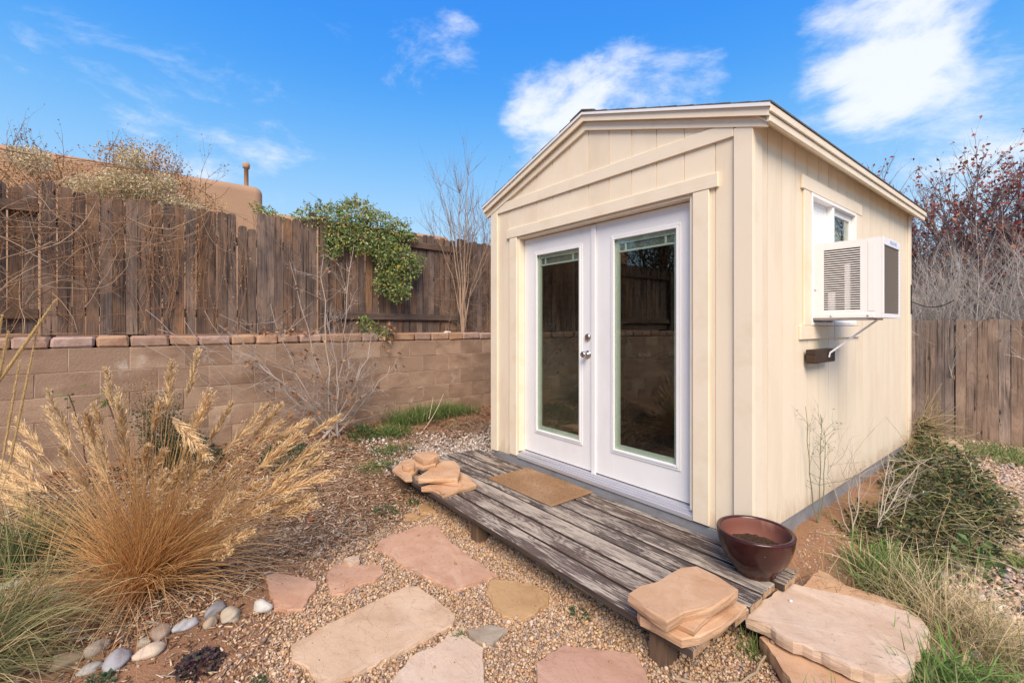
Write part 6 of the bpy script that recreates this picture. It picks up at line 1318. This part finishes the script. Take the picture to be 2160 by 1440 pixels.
# ------------------------------------------------------------------ bare thorny shrub before the wall
q = np.random.default_rng(79)
rt0 = np.array([-3.92, -1.22, float(gz(-3.92, -1.22))]); t = thing('thorny_shrub', 'pale leafless thorny shrub with a few dry leaves before the block wall', 'shrub', tuple(rt0))
tips = np.array([(-3.92, -1.36, 2.30), (-3.90, -1.66, 2.22), (-3.93, -1.02, 2.42), (-3.88, -2.10, 1.35), (-3.90, -1.85, 1.75), (-3.92, -.75, 1.45), (-3.75, -1.1, 1.5), (-3.70, -1.55, 1.25), (-3.65, -1.0, 1.1), (-3.88, -1.9, 1.1), (-3.88, -.55, 1.05), (-3.7, -1.35, 1.65), (-3.6, -1.7, .95), (-3.8, -.8, .85)])
n = len(tips); Ps = arcs(rt0 + q.normal(0, .05, (n, 3)) * np.array([1, 1.3, 0]), tips, np.column_stack([np.zeros(n), q.normal(0, .08, n), np.zeros(n)]), 9, q, .014)
V0, F0 = tubes(Ps, np.linspace(.012, .0032, 9)[None] * q.uniform(.7, 1.15, (n, 1)), 5); plant_part('main_stems', V0, F0, 'twig', t, np.array([.46, .385, .325])[None] * q.uniform(.8, 1.2, (len(V0), 1)))
m = 230; pi = q.integers(0, n, m); ti = q.integers(2, 8, m); lv = grow(q, Ps[pi, ti], unit(Ps[pi, ti + 1] - Ps[pi, ti]) + q.normal(size=(m, 3)) * np.array([.45, .7, .55]), q.uniform(.14, .42, m), .0030, 3, [4, 4], .65, .12, wig=.13, shrink=.5); V, F = tube_all(lv, (4, 3, 3))
plant_part('twigs', V, F, 'twig', t, rep(np.array([(.40, .33, .28), (.32, .235, .18), (.50, .44, .39)])[q.integers(0, 3, len(V))], 1))
pos, tg = along(q, lv, 1100, [0, 1]); th_d = unit(np.cross(tg, q.normal(size=tg.shape))); V, F = tubes(np.stack([pos, pos + th_d * .018], 1), np.tile([.0012, .0003], (len(pos), 1)), 3); plant_part('thorns', V, F, 'twig', t, np.tile([.58, .54, .50], (len(V), 1)))
pos, _ = along(q, lv, 150, [0, 1]); pos2 = np.concatenate([pos, np.column_stack([np.full(34, -4.22), q.normal(-1.75, .25, 34), 1.45 + q.uniform(0, .06, 34)]), np.column_stack([np.full(26, -4.2), q.normal(-.42, .08, 26), q.uniform(1.15, 1.6, 26)])])
V, F, C = leaf_cloud(q, pos2, .058, .7, [(.36, .18, .085), (.44, .25, .14), (.28, .13, .06), (.50, .33, .20)], droop=.5, fold=.5); plant_part('dry_leaves', V, F, 'leaf', t, C)
# fallen long runners across the wall
n = 9; a0 = np.column_stack([wall_x(-3) + .04 + q.uniform(0, .05, n), q.uniform(-3.0, -1.9, n), q.uniform(1.35, 1.7, n)]); a1 = a0 + np.column_stack([q.uniform(.0, .25, n), q.uniform(.4, 1.0, n), q.uniform(-.9, -.35, n)]); Ps = arcs(a0, a1, np.column_stack([np.full(n, .05), np.zeros(n), q.uniform(-.2, .05, n)]), 9, q, .012)
V, F = tubes(Ps, np.full((n, 9), .0026) * np.linspace(1, .6, 9), 4); plant_part('runners', V, F, 'twig', t, np.tile([.42, .35, .30], (len(V), 1)))

# small evergreen shrub with dry seed heads, rose canes
t = bush_cloud('green_shrub', 'small dense green shrub with dry brown seed heads behind the tan grass', (-3.83, -2.75, float(gz(-3.83, -2.75))), [(-3.83, -2.75, .62), (-3.83, -2.68, .82), (-3.83, -2.82, .75), (-3.8, -2.62, .55), (-3.8, -2.7, .45)], [(.17, .17, .2), (.13, .13, .15), (.13, .13, .16), (.15, .15, .2), (.18, .2, .2)], 2300, .024, .4, [(.035, .07, .03), (.055, .095, .035), (.08, .12, .045), (.04, .08, .05)], 80, (.14, .09, .06), 30, 'shrub')
q = np.random.default_rng(81); lv = grow(q, np.tile([-3.83, -2.80, .65], (16, 1)) + q.normal(0, .08, (16, 3)), q.normal(size=(16, 3)) * .4 + np.array([0, 0, 1]), q.uniform(.2, .42, 16), .002, 2, [4], .5, .2); V, F = tube_all(lv, (3, 3)); plant_part('seed_stalks', V, F, 'twig', t, np.tile([.26, .16, .09], (len(V), 1)))
pos, _ = along(q, lv, 320, [1]); V, F, C = leaf_cloud(q, pos, .016, .8, [(.36, .22, .10), (.28, .16, .075), (.44, .30, .15)]); stuff(plant_part('seed_heads', V, F, 'leaf', t, C))
for i, (y, zt, lb) in enumerate([(-3.30, .98, 'dark rose cane with green tip leaves, left one against the wall'), (-3.07, .92, 'dark rose cane with green tip leaves, right one against the wall')]):
    b0 = np.array([-3.72, y + .12, float(gz(-3.72, y))]); t = thing('rose_cane', lb, 'plant', tuple(b0), group='rose canes by the wall')
    P = arcs(b0[None], np.array([[-3.74, y, zt]]), np.array([[0, .05, .05]]), 8, q, .01); V, F = tubes(P, np.full((1, 8), .006) * np.linspace(1, .6, 8), 6); plant_part('cane', V, F, 'twig', t, np.tile([.12, .06, .05], (len(V), 1)))
    pos, tg = along(q, [(P, None)], 26); V, F = tubes(np.stack([pos, pos + unit(q.normal(size=(26, 3))) * .014], 1), np.tile([.0014, .0003], (26, 1)), 3); plant_part('thorns', V, F, 'twig', t, np.tile([.16, .08, .06], (len(V), 1)))
    pos = np.array([[-3.74, y, zt]]) + q.normal(0, .035, (12, 3)); V, F, C = leaf_cloud(q, pos, .05, .6, [(.16, .24, .06), (.22, .30, .08), (.11, .18, .05)]); plant_part('leaves', V, F, 'leaf', t, C)
# leaning dry stalk and pulled roots on the ground by the wall
b0 = np.array([-3.72, -.22, float(gz(-3.72, -.22)) + .01]); t = thing('dry_stalk', 'pale dry forked stalk leaning in the grass by the wall', 'stick', tuple(b0))
P = np.concatenate([arcs(b0[None], np.array([[-4.02, .22, .64]]), np.array([[0, .03, -.04]]), 7), arcs((b0 + np.array([-.1, .12, .1]))[None], np.array([[-4.08, .10, .60]]), np.array([[0, 0, -.03]]), 7)]); V, F = tubes(P, np.full((2, 7), .007) * np.linspace(1, .4, 7), 5); plant_part('stem', V, F, 'twig', t, np.tile([.50, .40, .28], (len(V), 1)))
t = thing('pulled_weed', 'pile of pulled dry weed stems on the ground by the wall grass', 'brush', (-3.62, .28, float(gz(-3.62, .28))))
n = 150; a = q.uniform(0, 6.28, n); bb = np.column_stack([-3.62 + q.normal(0, .14, n), .28 + q.normal(0, .22, n), np.zeros(n)]); ee = bb + np.column_stack([np.cos(a) * .22, np.sin(a) * .22, np.zeros(n)]); bb[:, 2] = gz(bb[:, 0], bb[:, 1]) + q.uniform(.0, .05, n); ee[:, 2] = gz(ee[:, 0], ee[:, 1]) + q.uniform(.005, .06, n)
V, F = tubes(arcs(bb, ee, np.column_stack([np.zeros(n), np.zeros(n), q.uniform(0, .07, n)]), 6, q, .008), np.full((n, 6), .0026), 3); stuff(plant_part('stems', V, F, 'twig', t, rep(np.array([(.24, .15, .09), (.40, .30, .19), (.15, .09, .06)])[q.integers(0, 3, n)], 18)))

# ------------------------------------------------------------------ right side: brush pile
q = np.random.default_rng(83)
root = (.55, 2.1, .05); t = thing('brush_pile', 'heap of wilted dark green cuttings and twigs beside the shed', 'brush pile', root)
HB = np.array([(.36, 1.25, .15), (.52, 1.6, .20), (.58, 2.1, .24), (.50, 2.6, .24), (.38, 3.1, .24), (.22, 3.5, .22), (.12, 3.8, .26), (.72, 1.45, .12), (.80, 1.9, .15), (.72, 2.4, .16), (.09, 3.95, .36), (.32, 1.0, .10), (.58, 1.15, .09), (.30, 2.2, .18), (.22, 2.8, .2)])
HRr = np.array([(.24, .3, .11), (.26, .36, .14), (.26, .42, .15), (.26, .42, .15), (.22, .42, .15), (.17, .35, .15), (.11, .2, .16), (.18, .25, .09), (.14, .3, .11), (.16, .3, .12), (.08, .14, .14), (.2, .15, .06), (.16, .2, .07), (.2, .4, .12), (.18, .4, .13)])
nl = 7400; k = q.choice(len(HB), nl, p=HRr.prod(1) ** .7 / (HRr.prod(1) ** .7).sum()); d = unit(q.normal(size=(nl, 3))) * (q.random((nl, 1)) ** .35); pos = HB[k] + d * HRr[k]; pos[:, 2] = np.maximum(pos[:, 2], gz(pos[:, 0], pos[:, 1]) + .008); pos[:, 0] = np.maximum(pos[:, 0], .035 + .0 * pos[:, 1]) 
V, F, C = leaf_cloud(q, pos, .045, .52, [(.045, .07, .025), (.075, .11, .035), (.11, .15, .05), (.15, .15, .06), (.19, .14, .07), (.065, .10, .05), (.035, .05, .022)], d * .4, fold=.45); plant_part('wilted_leaves', V, F, 'leaf', t, C)
n = 1700; k = q.choice(len(HB), n); p0 = HB[k] + unit(q.normal(size=(n, 3))) * HRr[k] * q.uniform(.5, 1.1, (n, 1)); dv = unit(q.normal(size=(n, 3)) * np.array([1, 1, .35])) * q.uniform(.08, .42, (n, 1)); p1 = p0 + dv
for pp in (p0, p1): pp[:, 2] = np.maximum(pp[:, 2], gz(pp[:, 0], pp[:, 1]) + .01); pp[:, 0] = np.maximum(pp[:, 0], .04)
Ps = arcs(p0, p1, q.normal(size=(n, 3)) * .05, 7, q, .005); V, F = tubes(Ps, np.full((n, 7), 1.0) * q.uniform(.0010, .0032, (n, 1)) * np.linspace(1, .5, 7), 3)
plant_part('cut_twigs', V, F, 'twig', t, rep(np.array([(.30, .28, .10), (.40, .36, .15), (.44, .35, .21), (.22, .17, .10), (.52, .45, .28), (.34, .23, .14)])[q.integers(0, 6, n)] * q.uniform(.7, 1.2, (n, 1)), 21))
n = 160; p0 = np.column_stack([q.normal(.08, .05, n), q.normal(3.95, .12, n), q.uniform(.2, .50, n)]); p1 = p0 + np.column_stack([np.abs(q.normal(.15, .12, n)), q.normal(0, .2, n), q.normal(.05, .15, n)]); p0[:, 0] = np.maximum(p0[:, 0], .04)
Ps = arcs(p0, p1, q.normal(size=(n, 3)) * .05, 6); V, F = tubes(Ps, np.full((n, 6), .0028), 3); plant_part('straw_stems', V, F, 'twig', t, rep(np.array([(.46, .36, .20), (.34, .26, .14), (.26, .19, .1)])[q.integers(0, 3, n)], 18))

# pale dead weeds standing before the heap
def dead_weed(label, b, seed, tipset, col, group='dead standing weeds', twig=.5):
    q = np.random.default_rng(seed); b = np.array([b[0], b[1], float(gz(b[0], b[1]))]); t = thing('dead_weed', label, 'weed', tuple(b), group=group)
    tips = np.array(tipset); n = len(tips); Ps = arcs(np.tile(b, (n, 1)), tips, q.normal(size=(n, 3)) * .05 + np.array([0, 0, .04]), 8, q, .006); V, F = tubes(Ps, np.linspace(.0046, .0014, 8)[None] * np.ones((n, 1)), 5)
    plant_part('stem', V, F, 'twig', t, np.array(col)[None] * q.uniform(.85, 1.15, (len(V), 1)))
    m = 7 * n; pi = q.integers(0, n, m); ti = q.integers(2, 7, m); lv = grow(q, Ps[pi, ti], unit(Ps[pi, ti + 1] - Ps[pi, ti]) + q.normal(size=(m, 3)) * .55, q.uniform(.14, .42, m) * twig * 1.9, .0017, 2, [3], .5, .1, wig=.14); V, F = tube_all(lv, (4, 3)); plant_part('twigs', V, F, 'twig', t, np.tile(np.array(col) * 1.05, (len(V), 1))); return t, lv
dead_weed('pale dead weed with forked branches in front of the brush pile, right one', (.335, .98), 85, [(.30, 1.55, .62), (.52, 1.6, .60), (.40, 1.2, .56)], (.46, .40, .34), twig=.45)
tt, lv = dead_weed('tall thin dead weed close to the shed side, behind the planter', (.245, .93), 86, [(.10, .95, .60), (.16, 1.0, .55), (.20, 1.3, .48)], (.38, .32, .26), twig=.5)
q = np.random.default_rng(87); tt, lv = dead_weed('spindly green weed with tiny leaves against the shed side wall', (.06, .88), 88, [(.045, .72, .98), (.05, .95, .90), (.05, 1.02, .80)], (.20, .20, .13), twig=.35)
pos, _ = along(q, lv, 130); V, F, C = leaf_cloud(q, pos, .014, .4, [(.12, .17, .07), (.18, .22, .11), (.10, .12, .06)]); plant_part('leaves', V, F, 'leaf', tt, C)
# grasses on the right
YT = ((.52, .40, .21), (.76, .62, .39))
tuft('dry_grass_clump', 'large clump of dry straw-coloured grass right of the pale slab', (.80, .30, float(gz(.8, .3))), .46, .75, 620, (.14, .16, .05), (.30, .30, .12), 90, lean=(.1, .1), w=.0032, droop=.75, rad=.10, dry=.78, drycol=YT)
tuft('dry_grass_clump', 'dry grass clump spilling right towards the picture edge', (.97, .22, float(gz(.97, .22))), .42, .9, 420, (.14, .16, .05), (.30, .30, .12), 91, lean=(.45, .1), w=.003, droop=.8, rad=.08, dry=.85, drycol=YT)
tuft('dry_grass_clump', 'mixed green and dry grass clump behind the pale slab', (.58, .48, float(gz(.58, .48))), .42, .7, 460, (.07, .12, .03), (.22, .30, .10), 92, lean=(-.05, .0), w=.0046, droop=.65, rad=.10, dry=.25, drycol=YT)
tuft('green_grass_tuft', 'broad bright green grass tuft at the edge of the slab near the planter', (.40, .60, float(gz(.40, .60))), .30, .5, 70, (.09, .17, .035), (.24, .36, .10), 93, w=.010, droop=.5, rad=.05, dry=.05)
tuft('green_grass_tuft', 'lush green grass tuft at the right corner of the pale slab', (.90, -.18, .0), .30, .8, 360, (.08, .16, .035), (.25, .37, .11), 94, lean=(.1, -.1), w=.0060, droop=.65, rad=.10, dry=.06)
tuft('green_grass_tuft', 'lush green grass tuft at the lower right bottom edge', (.93, -.42, .0), .26, .8, 260, (.08, .16, .035), (.25, .37, .11), 95, lean=(.1, -.1), w=.0060, droop=.6, rad=.09, dry=.06)
tuft('green_grass_tuft', 'thin green grass tuft growing over the lower orange slab', (.66, -.83, .0), .24, .6, 90, (.06, .12, .03), (.20, .28, .10), 96, lean=(-.1, .1), w=.0055, droop=.5, rad=.07)
tuft('green_grass_tuft', 'low green grass patch at the right edge of the picture', (1.12, .08, .0), .18, 1.0, 300, (.07, .12, .04), (.22, .28, .11), 97, w=.0045, droop=.6, rad=.13, dry=.3)
tuft('green_grass_tuft', 'small green grass blades at the near deck corner', (.27, -.60, .0), .16, .9, 40, (.07, .13, .03), (.22, .32, .09), 98, w=.0045, rad=.04)
for i, (x, y, n, h, lb) in enumerate([(.55, 5.3, 1100, .17, 'green grass strip before the back fence, left part'), (1.1, 5.1, 1100, .17, 'green grass strip before the back fence, right part'), (1.0, 1.5, 160, .16, 'weedy grass tuft in the pink gravel beside the brush pile'), (1.05, 2.7, 160, .14, 'weedy grass tuft in the gravel at the end of the brush pile')]):
    tuft('green_grass_tuft', lb, (x, y, float(gz(x, y))), h, .9, n, (.09, .15, .04), (.27, .34, .12), 110 + i, w=.008, rad=.30 if i < 2 else .08, droop=.5, dry=.2)
tuft('dry_straw', 'bent dry straw stems between the planter and the slabs', (.30, .22, float(gz(.30, .22))), .38, .6, 45, (.36, .27, .14), (.60, .49, .30), 117, lean=(.1, -.2), w=.0035, droop=.6, rad=.07)
rosette('leafy_weed', 'fresh green broad-leaved weed in front of the brush pile', (.50, .75), (.10, .10), 60, .055, [(.12, .22, .07), (.18, .28, .09), (.09, .17, .06)], 118, h=.22, wr=.6, cat='weed')
rosette('leafy_weed', 'fresh green weed at the right end of the brush pile', (.80, 1.15), (.13, .13), 70, .055, [(.12, .20, .07), (.18, .28, .09), (.07, .13, .05)], 119, h=.26, wr=.6, cat='weed')
# bent root stick lying by the near deck corner
P = arcs(np.array([[.13, -1.0, .012]]), np.array([[.33, -.62, .05]]), np.array([[.16, -.06, -.01]]), 10, q, .003); V, F = tubes(P, np.full((1, 10), .0085) * np.linspace(1, .6, 10), 7)
tag(center_ob('stick', V, F, MAT['twig'], None, True, cols=np.tile([.34, .25, .16], (len(V), 1))), 'bent grey-brown stick on the gravel by the near deck corner', 'stick')

# ------------------------------------------------------------------ trees behind the back fence
q = np.random.default_rng(121)
rt0 = np.array([-.3, 8.6, -.1]); t = thing('red_leaf_tree', 'leafless-looking tree with rust-red leaves behind the back fence', 'tree', tuple(rt0))
m = 26; dirs = np.column_stack([np.linspace(-.46, .60, m) + q.normal(0, .05, m), q.normal(0, .25, m), np.full(m, 1.0)]); lv = grow(q, np.tile(rt0, (m, 1)) + np.column_stack([np.linspace(-.45, .7, m), q.normal(0, .25, m), np.zeros(m)]), dirs, q.uniform(2.5, 3.3, m), .045, 4, [13, 9, 6], .55, .18, shrink=.44, wig=.10, start=.30)
V, F = tube_all(lv[:1], (7,)); plant_part('trunk', V, F, 'twig', t, np.tile([.10, .075, .07], (len(V), 1)))
V, F = tube_all(lv[1:], (5, 4, 3, 3)); plant_part('branches', V, F, 'twig', t, np.array([.21, .165, .16])[None] * q.uniform(.8, 1.2, (len(V), 1)))
pos, _ = along(q, lv, 24000, [2, 3]); pos = pos[(q.random(len(pos)) < np.clip(.8 + .5 * wob(pos[:, 0] * .9, pos[:, 2] * .9, 1.2, 4), .35, 1))]; V, F, C = leaf_cloud(q, pos, .070, .6, [(.30, .06, .045), (.40, .12, .06), (.22, .05, .04), (.44, .18, .09), (.34, .07, .06)], droop=.3); plant_part('crown', V, F, 'leaf', t, C)
t = thing('twig_thicket', 'dense grey-brown leafless twig thicket above the back fence', 'bush', (.3, 7.3, -.1))
m = 420; bs_ = np.column_stack([q.uniform(-1.6, 1.6, m), q.uniform(6.7, 7.9, m), np.full(m, -.05)]); lv = grow(q, bs_, q.normal(size=(m, 3)) * np.array([.30, .2, .1]) + np.array([.10, 0, 1]), q.uniform(1.45, 2.25, m), .011, 4, [6, 4, 3], .42, .12, shrink=.42, wig=.10, start=.45); V, F = tube_all(lv, (4, 3, 3, 3))
C = np.repeat(q.uniform(.65, 1.25, len(V) // 12 + 1), 12)[:len(V), None] * np.array([.52, .47, .42])[None]; plant_part('branches', V, F, 'twig', t, C)
pos, _ = along(q, lv, 500, [1, 2]); V, F, C = leaf_cloud(q, pos, .04, .6, [(.24, .12, .06), (.30, .17, .09)]); plant_part('dry_leaves', V, F, 'leaf', t, C)

# ------------------------------------------------------------------ beyond the left edge, seen only as reflections in the door glass
t = thing('juniper_tree', 'dark brownish juniper tree mirrored in the right door glass', 'tree', (-4.9, -6.3, 1.4))
q = np.random.default_rng(131); lv = grow(q, np.tile([-4.9, -6.3, 1.4], (7, 1)), q.normal(size=(7, 3)) * .35 + np.array([.1, 0, 1]), q.uniform(1.6, 2.6, 7), .06, 3, [6, 5], .55, .15, shrink=.5); V, F = tube_all(lv, (6, 4, 3)); plant_part('trunk', V, F, 'twig', t, np.tile([.16, .11, .08], (len(V), 1)))
pos, _ = along(q, lv, 11000, [1, 2]); pos = pos + q.normal(0, .22, pos.shape); V, F, C = leaf_cloud(q, pos, .075, .3, [(.07, .075, .03), (.10, .09, .04), (.16, .10, .05), (.22, .13, .06)]); plant_part('crown', V, F, 'leaf', t, C)
t = thing('bare_shrub', 'pale bare shrub mirrored low in the right door glass', 'shrub', (-3.3, -4.6, 0.05))
lv = grow(q, np.tile([-3.3, -4.6, .0], (16, 1)) + q.normal(0, .12, (16, 3)) * np.array([1, 1, 0]), q.normal(size=(16, 3)) * .45 + np.array([0, 0, 1]), q.uniform(.8, 1.5, 16), .009, 3, [5, 4], .5, .15, shrink=.5); V, F = tube_all(lv, (5, 3, 3)); plant_part('branches', V, F, 'twig', t, np.tile([.42, .36, .31], (len(V), 1)))
